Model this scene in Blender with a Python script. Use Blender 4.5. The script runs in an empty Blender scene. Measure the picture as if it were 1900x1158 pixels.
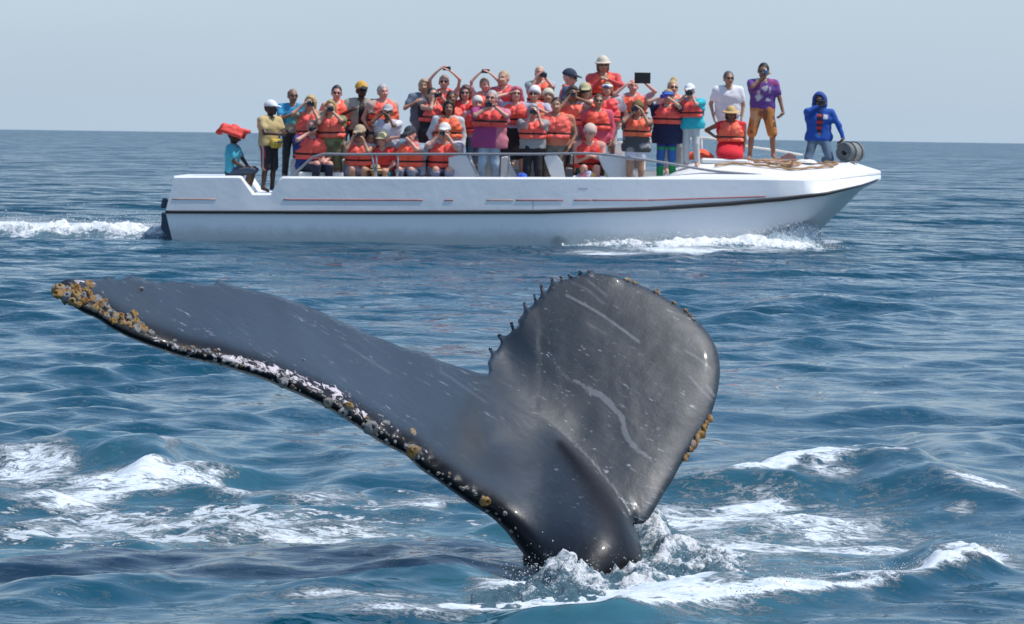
import bpy, math, random
import numpy as np
from mathutils import Matrix, Vector
from mathutils.geometry import delaunay_2d_cdt

random.seed(7)
RNG = np.random.default_rng(11)
SC = bpy.context.scene
COL = SC.collection

# ------------------------------------------------------------------ camera, sky, sun
F, CX, CY, H = 6333.3, 950.0, 579.0, 1.9          # focal length in photo pixels, centre, eye height above the sea
PITCH, ROLL = math.atan(326.0 / F), math.atan(26.0 / 1900)
_f = np.array([0, math.cos(PITCH), -math.sin(PITCH)])
_u0 = np.array([0, math.sin(PITCH), math.cos(PITCH)])
_r0 = np.array([1.0, 0, 0])
_r = math.cos(ROLL) * _r0 + math.sin(ROLL) * _u0
_u = -math.sin(ROLL) * _r0 + math.cos(ROLL) * _u0
CAM = np.array([0, 0, H])

cam_data = bpy.data.cameras.new("camera")
cam = bpy.data.objects.new("camera", cam_data)
COL.objects.link(cam)
cam_data.sensor_width = 36.0
cam_data.lens = F / 1900 * 36.0
cam_data.clip_start = 0.1
cam_data.clip_end = 60000
cam.matrix_world = Matrix([[_r[0], _u[0], -_f[0], 0], [_r[1], _u[1], -_f[1], 0], [_r[2], _u[2], -_f[2], H], [0, 0, 0, 1]])
SC.camera = cam
cam_data.dof.use_dof = True
cam_data.dof.focus_distance = 14.8
cam_data.dof.aperture_fstop = 20.0

SUN_EL, SUN_AZ = math.radians(61), math.radians(98)   # azimuth from +Y towards +X
world = bpy.data.worlds.new("World")
SC.world = world
world.use_nodes = True
wn, wl = world.node_tree.nodes, world.node_tree.links
bgn = wn["Background"]
sky = wn.new("ShaderNodeTexSky")
sky.sky_type = 'NISHITA'
sky.sun_disc = False
sky.sun_elevation = SUN_EL
sky.sun_rotation = SUN_AZ
sky.altitude = 0
sky.air_density = 1.0
sky.dust_density = .6
sky.ozone_density = 1.3
hsv = wn.new("ShaderNodeHueSaturation")
hsv.inputs["Saturation"].default_value = 1.15
wl.new(sky.outputs[0], hsv.inputs["Color"])
# a hazy day: the band of sky above the horizon pales to grey-blue, clearing upwards
wtc = wn.new("ShaderNodeTexCoord")
wsx = wn.new("ShaderNodeSeparateXYZ")
wl.new(wtc.outputs["Generated"], wsx.inputs[0])
wab = wn.new("ShaderNodeMath"); wab.operation = 'ABSOLUTE'; wl.new(wsx.outputs["Z"], wab.inputs[0])
wmu = wn.new("ShaderNodeMath"); wmu.operation = 'MULTIPLY'; wmu.inputs[1].default_value = -3.3; wl.new(wab.outputs[0], wmu.inputs[0])
wex = wn.new("ShaderNodeMath"); wex.operation = 'EXPONENT'; wl.new(wmu.outputs[0], wex.inputs[0])
wmx = wn.new("ShaderNodeMix"); wmx.data_type = 'RGBA'
wl.new(wex.outputs[0], wmx.inputs[0]); wl.new(hsv.outputs[0], wmx.inputs[6])
wmx.inputs[7].default_value = (2.46, 3.10, 3.80, 1)
# faint uneven veils in the haze
wnz = wn.new("ShaderNodeTexNoise"); wnz.inputs["Scale"].default_value = 2.2; wnz.inputs["Detail"].default_value = 4
wmp = wn.new("ShaderNodeMapping"); wmp.inputs["Scale"].default_value = (1, 1, 5); wl.new(wtc.outputs["Generated"], wmp.inputs[0]); wl.new(wmp.outputs[0], wnz.inputs["Vector"])
wsc = wn.new("ShaderNodeMapRange"); wsc.inputs[1].default_value = .3; wsc.inputs[2].default_value = .7; wsc.inputs[3].default_value = .95; wsc.inputs[4].default_value = 1.05
wl.new(wnz.outputs[0], wsc.inputs[0])
wvm = wn.new("ShaderNodeVectorMath"); wvm.operation = 'SCALE'; wl.new(wmx.outputs[2], wvm.inputs[0]); wl.new(wsc.outputs[0], wvm.inputs["Scale"])
wl.new(wvm.outputs[0], bgn.inputs["Color"])
bgn.inputs["Strength"].default_value = 0.125

sun_d = bpy.data.lights.new("sun", 'SUN')
sun_d.energy = 2.6
sun_d.angle = math.radians(0.6)
sun_d.color = (1.0, 0.965, 0.92)
sun = bpy.data.objects.new("sun", sun_d)
COL.objects.link(sun)
SUN_DIR = Vector((math.sin(SUN_AZ) * math.cos(SUN_EL), math.cos(SUN_AZ) * math.cos(SUN_EL), math.sin(SUN_EL)))
sun.rotation_euler = SUN_DIR.to_track_quat('Z', 'Y').to_euler()
sun.location = (0, 0, 50)

SC.view_settings.view_transform = 'Standard'
SC.view_settings.look = 'None'
SC.view_settings.exposure = 0.62
SC.view_settings.gamma = 1.0
SC.view_settings.use_curve_mapping = False
SC.render.engine = 'CYCLES'
SC.cycles.max_bounces = 6

# ------------------------------------------------------------------ helpers
def U(px, py, Y):
    """photo pixel -> world point at distance Y (arrays allowed)"""
    px, py, Y = np.broadcast_arrays(np.asarray(px, float), np.asarray(py, float), np.asarray(Y, float))
    d = _f + ((px - CX) / F)[..., None] * _r + ((CY - py) / F)[..., None] * _u
    return CAM + d * (Y / d[..., 1])[..., None]

def US(px, py, z=0.0):
    """photo pixel -> world point on the horizontal plane z"""
    px, py = np.broadcast_arrays(np.asarray(px, float), np.asarray(py, float))
    d = _f + ((px - CX) / F)[..., None] * _r + ((CY - py) / F)[..., None] * _u
    return CAM + d * ((z - H) / d[..., 2])[..., None]

def proj(P):
    q = np.asarray(P, float) - CAM
    w = np.maximum(q @ _f, 1e-3)
    return CX + F * (q @ _r) / w, CY - F * (q @ _u) / w

def lin(r, g, b):
    f = lambda c: (c / 255 / 12.92) if c / 255 <= 0.04045 else ((c / 255 + 0.055) / 1.055) ** 2.4
    return (f(r), f(g), f(b))

def sstep(a, b, x):
    t = np.clip((x - a) / (b - a), 0, 1)
    return t * t * (3 - 2 * t)

def _hash(ix, iy, iz, seed):
    n = (ix.astype(np.int64) * 374761393 + iy.astype(np.int64) * 668265263 + iz.astype(np.int64) * 2147483647 + seed * 974634777) & 0xffffffff
    n = ((n ^ (n >> 13)) * 1274126177) & 0xffffffff
    n = n ^ (n >> 16)
    return (n & 0xffff) / 65535.0

def vnoise(x, y, z=None, seed=0):
    x, y = np.asarray(x, float), np.asarray(y, float)
    z = np.zeros_like(x) if z is None else np.asarray(z, float)
    x0, y0, z0 = np.floor(x), np.floor(y), np.floor(z)
    fx, fy, fz = x - x0, y - y0, z - z0
    fx, fy, fz = [t * t * (3 - 2 * t) for t in (fx, fy, fz)]
    r = 0
    for dx in (0, 1):
        wx = fx if dx else 1 - fx
        for dy in (0, 1):
            wy = fy if dy else 1 - fy
            for dz in (0, 1):
                wz = fz if dz else 1 - fz
                r = r + wx * wy * wz * _hash(x0 + dx, y0 + dy, z0 + dz, seed)
    return r * 2 - 1

def fbm(x, y, z=None, octv=4, seed=0, gain=0.5):
    a, s, t = 1.0, 0.0, 0.0
    for o in range(octv):
        s = s + a * vnoise(x * 2 ** o, y * 2 ** o, None if z is None else z * 2 ** o, seed + o)
        t += a
        a *= gain
    return s / t

def make_mesh(name, V, Fc, col=None, attrs=None, smooth=True):
    """V (n,3), Fc (m,3|4) int array or list of such arrays"""
    me = bpy.data.meshes.new(name)
    V = np.asarray(V, np.float32)
    groups = Fc if isinstance(Fc, list) else [Fc]
    groups = [np.asarray(g, np.int32) for g in groups if len(g)]
    me.vertices.add(len(V))
    me.vertices.foreach_set("co", V.ravel())
    nl = sum(g.size for g in groups)
    me.loops.add(nl)
    me.loops.foreach_set("vertex_index", np.concatenate([g.ravel() for g in groups]))
    npoly = sum(len(g) for g in groups)
    me.polygons.add(npoly)
    tot = np.concatenate([np.full(len(g), g.shape[1], np.int32) for g in groups])
    st = np.concatenate([[0], np.cumsum(tot)[:-1]]).astype(np.int32)
    me.polygons.foreach_set("loop_start", st)
    me.polygons.foreach_set("loop_total", tot)
    me.polygons.foreach_set("use_smooth", np.full(npoly, smooth, bool))
    if col is not None:
        col = np.asarray(col, np.float32)
        if col.ndim == 1:
            col = np.tile(col, (len(V), 1))
        a = me.color_attributes.new("Col", 'FLOAT_COLOR', 'POINT')
        a.data.foreach_set("color", np.concatenate([col, np.ones((len(V), 1), np.float32)], 1).ravel())
    for k, v in (attrs or {}).items():
        a = me.attributes.new(k, 'FLOAT', 'POINT')
        a.data.foreach_set("value", np.asarray(v, np.float32))
    me.update(calc_edges=True)
    me.validate()
    return me

def link(name, me, mat=None, parent=None, loc=None):
    o = bpy.data.objects.new(name, me)
    COL.objects.link(o)
    if mat is not None:
        me.materials.clear() if me.materials else None
        me.materials.append(mat)
    if parent is not None:
        o.parent = parent
    if loc is not None:
        o.location = loc
    return o

def thing(name, loc, label, cat, group=None, rotz=0.0):
    o = bpy.data.objects.new(name, None)
    COL.objects.link(o)
    o.empty_display_size = 0.2
    o.location = loc
    o.rotation_euler = (0, 0, rotz)
    o["label"], o["category"] = label, cat
    if group:
        o["group"] = group
    return o

class MB:
    """collects simple shapes into one mesh"""
    def __init__(s):
        s.V, s.Q, s.T, s.n = [], [], [], 0
    def add(s, V, Q=(), T=()):
        V = np.asarray(V, float).reshape(-1, 3)
        if len(Q): s.Q.append(np.asarray(Q, int).reshape(-1, 4) + s.n)
        if len(T): s.T.append(np.asarray(T, int).reshape(-1, 3) + s.n)
        s.V.append(V); s.n += len(V)
    def box(s, c, half, R=None, bev=0.0):
        hx, hy, hz = half
        b = min(bev, hx * .9, hy * .9, hz * .9)
        if b <= 0:
            v = np.array([[x, y, z] for z in (-hz, hz) for y in (-hy, hy) for x in (-hx, hx)])
            q = [[0, 2, 3, 1], [4, 5, 7, 6], [0, 1, 5, 4], [2, 6, 7, 3], [0, 4, 6, 2], [1, 3, 7, 5]]
            t = []
        else:
            v, q, t = [], [], []
            idx = {}
            for sx in (-1, 1):
                for sy in (-1, 1):
                    for sz in (-1, 1):
                        for ax in range(3):
                            p = [sx * (hx - (b if ax != 0 else 0)), sy * (hy - (b if ax != 1 else 0)), sz * (hz - (b if ax != 2 else 0))]
                            idx[(sx, sy, sz, ax)] = len(v); v.append(p)
            I = lambda a, b_, c_, d: idx[(a, b_, c_, d)]
            for sg in (-1, 1):
                q.append([I(sg, -1, -1, 0), I(sg, 1, -1, 0), I(sg, 1, 1, 0), I(sg, -1, 1, 0)][::sg])
                q.append([I(-1, sg, -1, 1), I(1, sg, -1, 1), I(1, sg, 1, 1), I(-1, sg, 1, 1)][::-sg])
                q.append([I(-1, -1, sg, 2), I(1, -1, sg, 2), I(1, 1, sg, 2), I(-1, 1, sg, 2)][::sg])
            for a in (-1, 1):
                for b_ in (-1, 1):
                    o = 1 if a * b_ > 0 else -1
                    q.append([I(a, b_, -1, 0), I(a, b_, -1, 1), I(a, b_, 1, 1), I(a, b_, 1, 0)][::o])
                    q.append([I(a, -1, b_, 0), I(a, 1, b_, 0), I(a, 1, b_, 2), I(a, -1, b_, 2)][::o])
                    q.append([I(-1, a, b_, 1), I(-1, a, b_, 2), I(1, a, b_, 2), I(1, a, b_, 1)][::o])
                    for c_ in (-1, 1):
                        tt = [I(a, b_, c_, 0), I(a, b_, c_, 1), I(a, b_, c_, 2)]
                        t.append(tt if a * b_ * c_ > 0 else tt[::-1])
            v = np.array(v)
        if R is not None:
            v = v @ np.asarray(R).T
        s.add(v + np.asarray(c, float), q, t)
        return s
    def tube(s, pts, r, n=8, closed=False):
        pts = np.asarray(pts, float)
        m = len(pts)
        r = np.broadcast_to(np.asarray(r, float), (m,))
        tg = np.gradient(pts, axis=0)
        tg /= np.linalg.norm(tg, axis=1)[:, None] + 1e-9
        ref = np.array([0, 0, 1.0]) if abs(tg[0, 2]) < .9 else np.array([1.0, 0, 0])
        V = []
        a = np.linspace(0, 2 * np.pi, n, endpoint=False)
        for i in range(m):
            x = np.cross(ref, tg[i]); x /= np.linalg.norm(x) + 1e-9
            y = np.cross(tg[i], x)
            ref = y
            V.append(pts[i] + r[i] * (np.cos(a)[:, None] * x + np.sin(a)[:, None] * y))
        V = np.concatenate(V)
        Q = [[i * n + j, i * n + (j + 1) % n, (i + 1) * n + (j + 1) % n, (i + 1) * n + j] for i in range(m - 1) for j in range(n)]
        T = []
        c0, c1 = len(V), len(V) + 1
        V = np.concatenate([V, pts[:1], pts[-1:]])
        for j in range(n):
            T.append([c0, (j + 1) % n, j]); T.append([c1, (m - 1) * n + j, (m - 1) * n + (j + 1) % n])
        s.add(V, Q, T)
        return s
    def lathe(s, prof, n=12, R=None, c=(0, 0, 0)):
        """prof: list of (radius, z)"""
        a = np.linspace(0, 2 * np.pi, n, endpoint=False)
        V = np.concatenate([np.stack([r * np.cos(a), r * np.sin(a), np.full(n, z)], 1) for r, z in prof])
        Q = [[i * n + j, i * n + (j + 1) % n, (i + 1) * n + (j + 1) % n, (i + 1) * n + j] for i in range(len(prof) - 1) for j in range(n)]
        T = []
        V = np.concatenate([V, [[0, 0, prof[0][1]], [0, 0, prof[-1][1]]]])
        m = len(prof) * n
        for j in range(n):
            T.append([m, (j + 1) % n, j]); T.append([m + 1, (len(prof) - 1) * n + j, (len(prof) - 1) * n + (j + 1) % n])
        if R is not None:
            V = V @ np.asarray(R).T
        s.add(V + np.asarray(c, float), Q, T)
        return s
    def mesh(s, name, smooth=False, col=None, attrs=None):
        g = []
        if s.Q: g.append(np.concatenate(s.Q))
        if s.T: g.append(np.concatenate(s.T))
        return make_mesh(name, np.concatenate(s.V), g, col, attrs, smooth)

def rot(ax, a):
    c, s = math.cos(a), math.sin(a)
    return np.array({'x': [[1, 0, 0], [0, c, -s], [0, s, c]], 'y': [[c, 0, s], [0, 1, 0], [-s, 0, c]], 'z': [[c, -s, 0], [s, c, 0], [0, 0, 1]]}[ax])

# ------------------------------------------------------------------ materials
def mat_new(name):
    m = bpy.data.materials.new(name)
    m.use_nodes = True
    nt = m.node_tree
    return m, nt.nodes, nt.links, nt.nodes["Principled BSDF"]

def noise_node(nodes, links, scale, detail=4, rough=.55, vec=None, dist=0.0):
    n = nodes.new("ShaderNodeTexNoise")
    n.inputs["Scale"].default_value = scale
    n.inputs["Detail"].default_value = detail
    n.inputs["Roughness"].default_value = rough
    n.inputs["Distortion"].default_value = dist
    if vec is not None:
        links.new(vec, n.inputs["Vector"])
    return n

def math_node(nodes, links, op, a, b=None, c=None, clamp=False):
    n = nodes.new("ShaderNodeMath")
    n.operation = op
    n.use_clamp = clamp
    for i, v in enumerate((a, b, c)):
        if v is None: continue
        if isinstance(v, (int, float)): n.inputs[i].default_value = v
        else: links.new(v, n.inputs[i])
    return n.outputs[0]

def mix_col(nodes, links, fac, a, b):
    n = nodes.new("ShaderNodeMix")
    n.data_type = 'RGBA'
    for s, v in ((n.inputs[0], fac), (n.inputs[6], a), (n.inputs[7], b)):
        if isinstance(v, (int, float)): s.default_value = v
        elif isinstance(v, tuple): s.default_value = (*v, 1)
        else: links.new(v, s)
    return n.outputs[2]

def ramp(nodes, links, fac, stops):
    r = nodes.new("ShaderNodeMapRange")
    r.interpolation_type = 'SMOOTHSTEP'
    links.new(fac, r.inputs[0])
    r.inputs[1].default_value, r.inputs[2].default_value = stops
    return r.outputs[0]

_mats = {}
def plain(name, rgb, rough=.5, var=.12, scale=6.0, bump=0.0, bscale=40.0, metal=0.0, dirt=None):
    """painted / moulded surface with slight mottling and fine relief"""
    if name in _mats: return _mats[name]
    m, n, l, p = mat_new(name)
    tc = n.new("ShaderNodeTexCoord")
    ns = noise_node(n, l, scale, 5, .6, tc.outputs["Object"])
    lo = tuple(c * (1 - var) for c in rgb); hi = tuple(min(1, c * (1 + var)) for c in rgb)
    c = mix_col(n, l, ns.outputs[0], lo, hi)
    if dirt:
        n2 = noise_node(n, l, dirt[1], 6, .7, tc.outputs["Object"])
        c = mix_col(n, l, math_node(n, l, 'MULTIPLY', ramp(n, l, n2.outputs[0], (.55, .8)), dirt[2]), c, dirt[0])
    l.new(c, p.inputs["Base Color"])
    p.inputs["Roughness"].default_value = rough
    p.inputs["Metallic"].default_value = metal
    if bump:
        nb = noise_node(n, l, bscale, 4, .6, tc.outputs["Object"])
        b = n.new("ShaderNodeBump")
        b.inputs["Strength"].default_value = 1.0
        b.inputs["Distance"].default_value = bump
        l.new(nb.outputs[0], b.inputs["Height"])
        l.new(b.outputs[0], p.inputs["Normal"])
    _mats[name] = m
    return m

def vcol(name, rough=.8, var=.15, bump=.004, bscale=14.0, scale=12.0, sss=0.0, sheen=0.0):
    """surface whose own colour is stored on the mesh (dyed cloth, skin, hair)"""
    if name in _mats: return _mats[name]
    m, n, l, p = mat_new(name)
    tc = n.new("ShaderNodeTexCoord")
    at = n.new("ShaderNodeAttribute"); at.attribute_name = "Col"
    ns = noise_node(n, l, scale, 5, .6, tc.outputs["Object"])
    v = n.new("ShaderNodeVectorMath"); v.operation = 'SCALE'
    l.new(at.outputs["Color"], v.inputs[0])
    l.new(math_node(n, l, 'MULTIPLY_ADD', ns.outputs[0], 2 * var, 1 - var), v.inputs["Scale"])
    l.new(v.outputs[0], p.inputs["Base Color"])
    p.inputs["Roughness"].default_value = rough
    if sss:
        p.inputs["Subsurface Weight"].default_value = sss
        p.inputs["Subsurface Radius"].default_value = (.02, .008, .004)
    if sheen:
        p.inputs["Sheen Weight"].default_value = sheen
    if bump:
        nb = noise_node(n, l, bscale, 3, .5, tc.outputs["Object"], .6)
        b = n.new("ShaderNodeBump")
        b.inputs["Distance"].default_value = bump
        l.new(nb.outputs[0], b.inputs["Height"])
        l.new(b.outputs[0], p.inputs["Normal"])
    _mats[name] = m
    return m
# ------------------------------------------------------------------ the sea: one sheet out to the horizon
def build_sea():
    v = np.concatenate([np.geomspace(6500, 985, 26)[:-1], np.arange(985, 450, -2.1), np.arange(450, 150, -1.15), np.arange(150, 6, -1.0), np.geomspace(6, .35, 36)])
    d = F * H / v
    d = np.concatenate([[-25000, -2500, -300, -60, -15, -4, 0], d])
    dd = np.gradient(d)
    core = np.arange(-.166, .1661, 2.7 / F)
    out = np.geomspace(.17, 40, 34)
    ta = np.concatenate([-out[::-1], core, out])
    dta = np.gradient(ta)
    wd = np.maximum(np.abs(d), 2.0)
    X = wd[:, None] * ta[None, :]
    Y = np.repeat(d[:, None], len(ta), 1)
    DX = wd[:, None] * dta[None, :]
    DY = np.repeat(np.abs(dd)[:, None], len(ta), 1)
    nr, nc = X.shape
    Z = np.zeros_like(X); OX = np.zeros_like(X); OY = np.zeros_like(X)
    rg = np.random.default_rng(5)
    # wavelets running roughly towards the viewer, spread over a wide fan
    for i in range(150):
        lam = float(np.exp(rg.uniform(math.log(.13), math.log(6.0))))
        k = 2 * math.pi / lam
        th = -math.pi / 2 + rg.normal(0, .48 if lam < 1 else .6) + .2
        kx, ky = k * math.cos(th), k * math.sin(th)
        sl = (.026 if lam < .3 else .040 if lam < 1.0 else .026 if lam < 1.8 else .012) * rg.uniform(.6, 1.4)
        a = sl / k
        ph = rg.uniform(0, 6.283)
        # quiet rows: skip where the grid can no longer carry the wave
        att_r = np.exp(-.24 * (ky * np.abs(dd)) ** 2)
        use = att_r > .02
        if not use.any(): continue
        r0, r1 = np.argmax(use), nr - np.argmax(use[::-1])
        att = att_r[r0:r1, None] * np.exp(-.45 * (kx * DX[r0:r1]) ** 2)
        q = kx * X[r0:r1] + ky * Y[r0:r1] + ph
        s, c = np.sin(q), np.cos(q)
        Z[r0:r1] += att * a * s
        OX[r0:r1] -= att * a * .95 * kx / k * -c
        OY[r0:r1] -= att * a * .95 * ky / k * -c
    # patches where the breeze ruffles the surface more or less
    gust = .5 + .5 * np.clip(fbm(X / 2.6 + 3, Y / 5.5, octv=3, seed=3) * 2.2, -1, 1)
    gust = np.where((np.abs(X) < 400) & (Y < 900), gust, .6)
    amp = .40 + .80 * gust
    Z *= amp; OX *= amp; OY *= amp

    PX, PY = proj(np.stack([X, Y, Z * 0], -1).reshape(-1, 3))
    PX, PY = PX.reshape(nr, nc), PY.reshape(nr, nc)
    near = (Y > 10) & (Y < 75) & (np.abs(X) < 14)
    PX = np.where(near, PX, -9999); PY = np.where(near, PY, -9999)

    def seg(pts):
        """world distance field to a line given by photo pixels on the water; returns distance across it (signed, + = nearer the viewer) and position along"""
        P = US([p[0] for p in pts], [p[1] for p in pts])[:, :2]
        best = np.full(X.shape, 1e6); side = np.zeros_like(X); al = np.zeros_like(X)
        n = len(P) - 1
        for i in range(n):
            a, b = P[i], P[i + 1]
            ba = b - a; L2 = ba @ ba
            t = np.clip(((X - a[0]) * ba[0] + (Y - a[1]) * ba[1]) / L2, 0, 1)
            ex, ey = X - a[0] - t * ba[0], Y - a[1] - t * ba[1]
            dist = np.hypot(ex, ey)
            m = dist < best
            best = np.where(m, dist, best); side = np.where(m, -np.sign(ey), side); al = np.where(m, (i + t) / n, al)
        return best * side, al
    def ridge(pts, h, wf, wb, p=1.0):
        s, al = seg(pts)
        Q_ = US([q[0] for q in pts], [q[1] for q in pts]); o_ = np.argsort(Q_[:, 0])
        al = np.interp(X, Q_[o_, 0], np.linspace(0, 1, len(pts)))
        env = np.clip(np.sin(np.pi * al) * 1.25, 0, 1) ** p
        g = np.where(s > 0, np.exp(-(s / wf) ** 2), np.exp(-(s / wb) ** 2))
        return h * g * env
    def blob(cx, cy, rx, ry, pw=2.0):
        return np.exp(-(np.abs((PX - cx) / rx) ** pw + np.abs((PY - cy) / ry) ** pw))
    n1 = fbm(X * 3.2, Y * 3.2, octv=4, seed=21)
    n2 = fbm(X * 9, Y * 9, octv=3, seed=22)
    # the whale's own waves
    Z += ridge([(-120, 862), (60, 858), (190, 862), (265, 868), (330, 876), (470, 905)], .15, .45, .7) * (1 + .25 * n1)
    Z += ridge([(150, 868), (255, 866), (315, 880)], .075, .24, .30)
    Z += ridge([(560, 880), (700, 868), (850, 862)], .05, .6, .8)
    Z += ridge([(1180, 938), (1380, 922), (1540, 905), (1650, 910), (1780, 930), (1990, 960)], .175, .5, .8) * (1 + .3 * n1)
    Z += ridge([(1690, 850), (1780, 842), (1990, 850)], .07, 1.1, 1.3)
    Z += ridge([(1990, 1020), (1860, 1062), (1740, 1085), (1560, 1112), (1400, 1128), (1180, 1142), (900, 1150)], .06, .16, .5, .6) * (1 + .5 * n1)
    Z += ridge([(1860, 1048), (1780, 1066), (1700, 1080)], .07, .18, .35) * (1 + .5 * n2)
    Z += ridge([(-60, 1120), (110, 1112), (200, 1108), (330, 1090)], .05, .2, .5)
    Z += ridge([(260, 1075), (480, 1048), (700, 1040), (900, 1050)], .045, .35, .6)

    # foam and aeration carried as densities on the sheet
    foam = np.zeros_like(X); aer = np.zeros_like(X); spk = np.zeros_like(X)
    def add(a, val): np.maximum(a, val, out=a)
    # left: the broken wave
    add(foam, .84 * blob(270, 900, 220, 24, 2.4)); add(foam, .50 * blob(400, 900, 130, 18))
    add(foam, .66 * blob(110, 925, 150, 20, 2.5))
    add(foam, .62 * blob(60, 872, 110, 20, 2.5))
    add(foam, .62 * blob(430, 915, 120, 18))
    add(foam, .55 * blob(300, 848, 50, 22))
    add(foam, .52 * blob(150, 970, 90, 14))
    add(foam, .60 * blob(790, 935, 110, 26))
    add(foam, .52 * blob(600, 925, 130, 14))
    add(foam, .55 * blob(560, 1000, 130, 12)); add(foam, .62 * blob(690, 985, 60, 14)); add(foam, .58 * blob(480, 960, 100, 10))
    add(spk, 1.0 * blob(330, 978, 580, 58, 4))
    add(spk, .7 * blob(700, 945, 240, 60, 3)); add(spk, .62 * blob(650, 1128, 420, 26, 3)); add(spk, .42 * blob(1500, 1010, 380, 110, 3)); add(foam, .47 * blob(330, 978, 520, 42, 3)); add(aer, .3 * blob(300, 1040, 600, 50, 3))
    # right: streaks and crests
    add(foam, .56 * blob(1430, 1000, 330, 85, 3)); add(foam, .60 * blob(1330, 960, 230, 26, 2.5)); add(foam, .50 * blob(1650, 1010, 230, 60))
    add(foam, .68 * blob(1290, 975, 130, 18)); add(foam, .62 * blob(1500, 985, 150, 12)); add(foam, .66 * blob(1400, 945, 130, 14))
    add(foam, .70 * blob(1440, 1030, 110, 12)); add(foam, .62 * blob(1550, 1050, 130, 12)); add(foam, .60 * blob(1500, 1085, 130, 14))
    s, al = seg([(1250, 935), (1400, 920), (1540, 903), (1650, 908), (1720, 918)])
    add(foam, .78 * np.exp(-((s + .02) / .16) ** 2) * np.clip(np.sin(np.pi * al) * 1.5, 0, 1) * near)
    add(foam, .62 * blob(1540, 915, 80, 18)); add(foam, .6 * blob(1830, 935, 120, 18)); add(foam, .6 * blob(1780, 960, 40, 10))
    s, al = seg([(1880, 1050), (1740, 1082), (1560, 1110), (1400, 1126), (1180, 1142), (860, 1130)])
    add(foam, .84 * np.exp(-(s / .13) ** 2) * near * (.85 + .4 * n1))
    add(foam, .92 * blob(1810, 1045, 75, 28, 3)); add(foam, .55 * blob(1700, 1070, 120, 22))
    # round the tail stock
    add(foam, .95 * blob(1240, 1050, 140, 38, 3)); add(foam, .92 * blob(1000, 1098, 140, 20, 3)); add(foam, .8 * blob(1120, 1108, 170, 22, 3))
    add(foam, .80 * blob(1150, 1122, 340, 30)); add(foam, .90 * blob(1270, 1065, 190, 48, 3)); add(foam, .62 * blob(1520, 1085, 240, 34)); add(foam, .5 * blob(640, 1110, 300, 10)); add(foam, .48 * blob(750, 1140, 260, 14))
    add(foam, 1.25 * blob(1130, 1098, 210, 32, 3)); add(foam, 1.2 * blob(1270, 1048, 115, 42, 3)); add(foam, .75 * blob(1340, 1010, 240, 34)); add(foam, .66 * blob(1560, 1020, 200, 22))
    add(aer, .95 * blob(1190, 1105, 300, 55)); add(aer, .6 * blob(1380, 1000, 240, 70)); add(aer, .42 * blob(850, 1010, 220, 50)); add(aer, .4 * blob(1450, 1010, 320, 90)); add(aer, .35 * blob(350, 990, 500, 90)); add(aer, .30 * blob(250, 900, 350, 60))
    # the wake and the hull's bow wave
    add(foam, .72 * blob(60, 424, 330, 16, 3) * (PX < 330)); add(foam, .5 * blob(-40, 412, 260, 14) * (PX < 330))
    add(foam, .66 * blob(1300, 463, 220, 8, 2.5)); add(foam, .55 * blob(1120, 470, 160, 7)); add(foam, .6 * blob(1540, 450, 40, 7))
    foam *= np.clip(near * 1.0, 0, 1)
    Z += foam ** 2 * (.016 * n2 + .02 * n1) * (Y < 30)
    Z += spk * (.010 * n2) * (Y < 30)
    far = sstep(18, 70, np.abs(Y)) 
    V = np.stack([X + OX, Y + OY, Z], -1).reshape(-1, 3)
    i = np.arange(nr - 1)[:, None] * nc + np.arange(nc - 1)[None, :]
    Q = np.stack([i, i + 1, i + nc + 1, i + nc], -1).reshape(-1, 4)
    me = make_mesh("sea", V, Q, None, dict(foam=foam.ravel(), aer=aer.ravel(), spk=spk.ravel(), far=far.ravel(), gust=gust.ravel()))
    m, n, l, p = mat_new("sea_water")
    geo = n.new("ShaderNodeNewGeometry")
    def at(nm):
        a = n.new("ShaderNodeAttribute"); a.attribute_name = nm
        return a.outputs["Fac"]
    pos = geo.outputs["Position"]
    mp = n.new("ShaderNodeMapping"); l.new(pos, mp.inputs[0]); mp.inputs["Scale"].default_value = (.75, 1.0, 1.0)
    flat = mp.outputs[0]
    # foam pattern: torn sheets and lace
    mpf = n.new("ShaderNodeMapping"); l.new(pos, mpf.inputs[0]); mpf.inputs["Scale"].default_value = (.62, 1.0, 1.0)
    fl2 = mpf.outputs[0]
    fa = noise_node(n, l, 2.9, 7, .62, fl2, 1.1)
    fb = noise_node(n, l, 15, 8, .70, fl2, .8)
    fc = noise_node(n, l, 1.15, 5, .6, fl2, .6)
    rid = lambda o: math_node(n, l, 'ABSOLUTE', math_node(n, l, 'MULTIPLY_ADD', o, 2.0, -1.0))
    bl_ = math_node(n, l, 'MULTIPLY_ADD', rid(fb.outputs[0]), .52, math_node(n, l, 'MULTIPLY', rid(fa.outputs[0]), .48))
    brk = math_node(n, l, 'MULTIPLY_ADD', ramp(n, l, fc.outputs[0], (.34, .60)), .62, .38)
    wv = math_node(n, l, 'MULTIPLY', math_node(n, l, 'MAXIMUM', math_node(n, l, 'MULTIPLY_ADD', at("foam"), .80, -.20), 0.0), brk)
    fm = math_node(n, l, 'MULTIPLY', ramp(n, l, math_node(n, l, 'SUBTRACT', wv, bl_), (-.05, .15)), .95)
    # specks
    fs = noise_node(n, l, 13, 6, .8, fl2, .3)
    fs2 = noise_node(n, l, 4.5, 4, .6, flat, .5)
    pat2 = math_node(n, l, 'MULTIPLY_ADD', fs2.outputs[0], .45, math_node(n, l, 'MULTIPLY', fs.outputs[0], .55))
    sm = ramp(n, l, math_node(n, l, 'SUBTRACT', pat2, math_node(n, l, 'SUBTRACT', .685, math_node(n, l, 'MULTIPLY', at("spk"), .20))), (-.005, .04))
    msk = math_node(n, l, 'MAXIMUM', fm, math_node(n, l, 'MULTIPLY', sm, .8), clamp=True)
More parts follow.
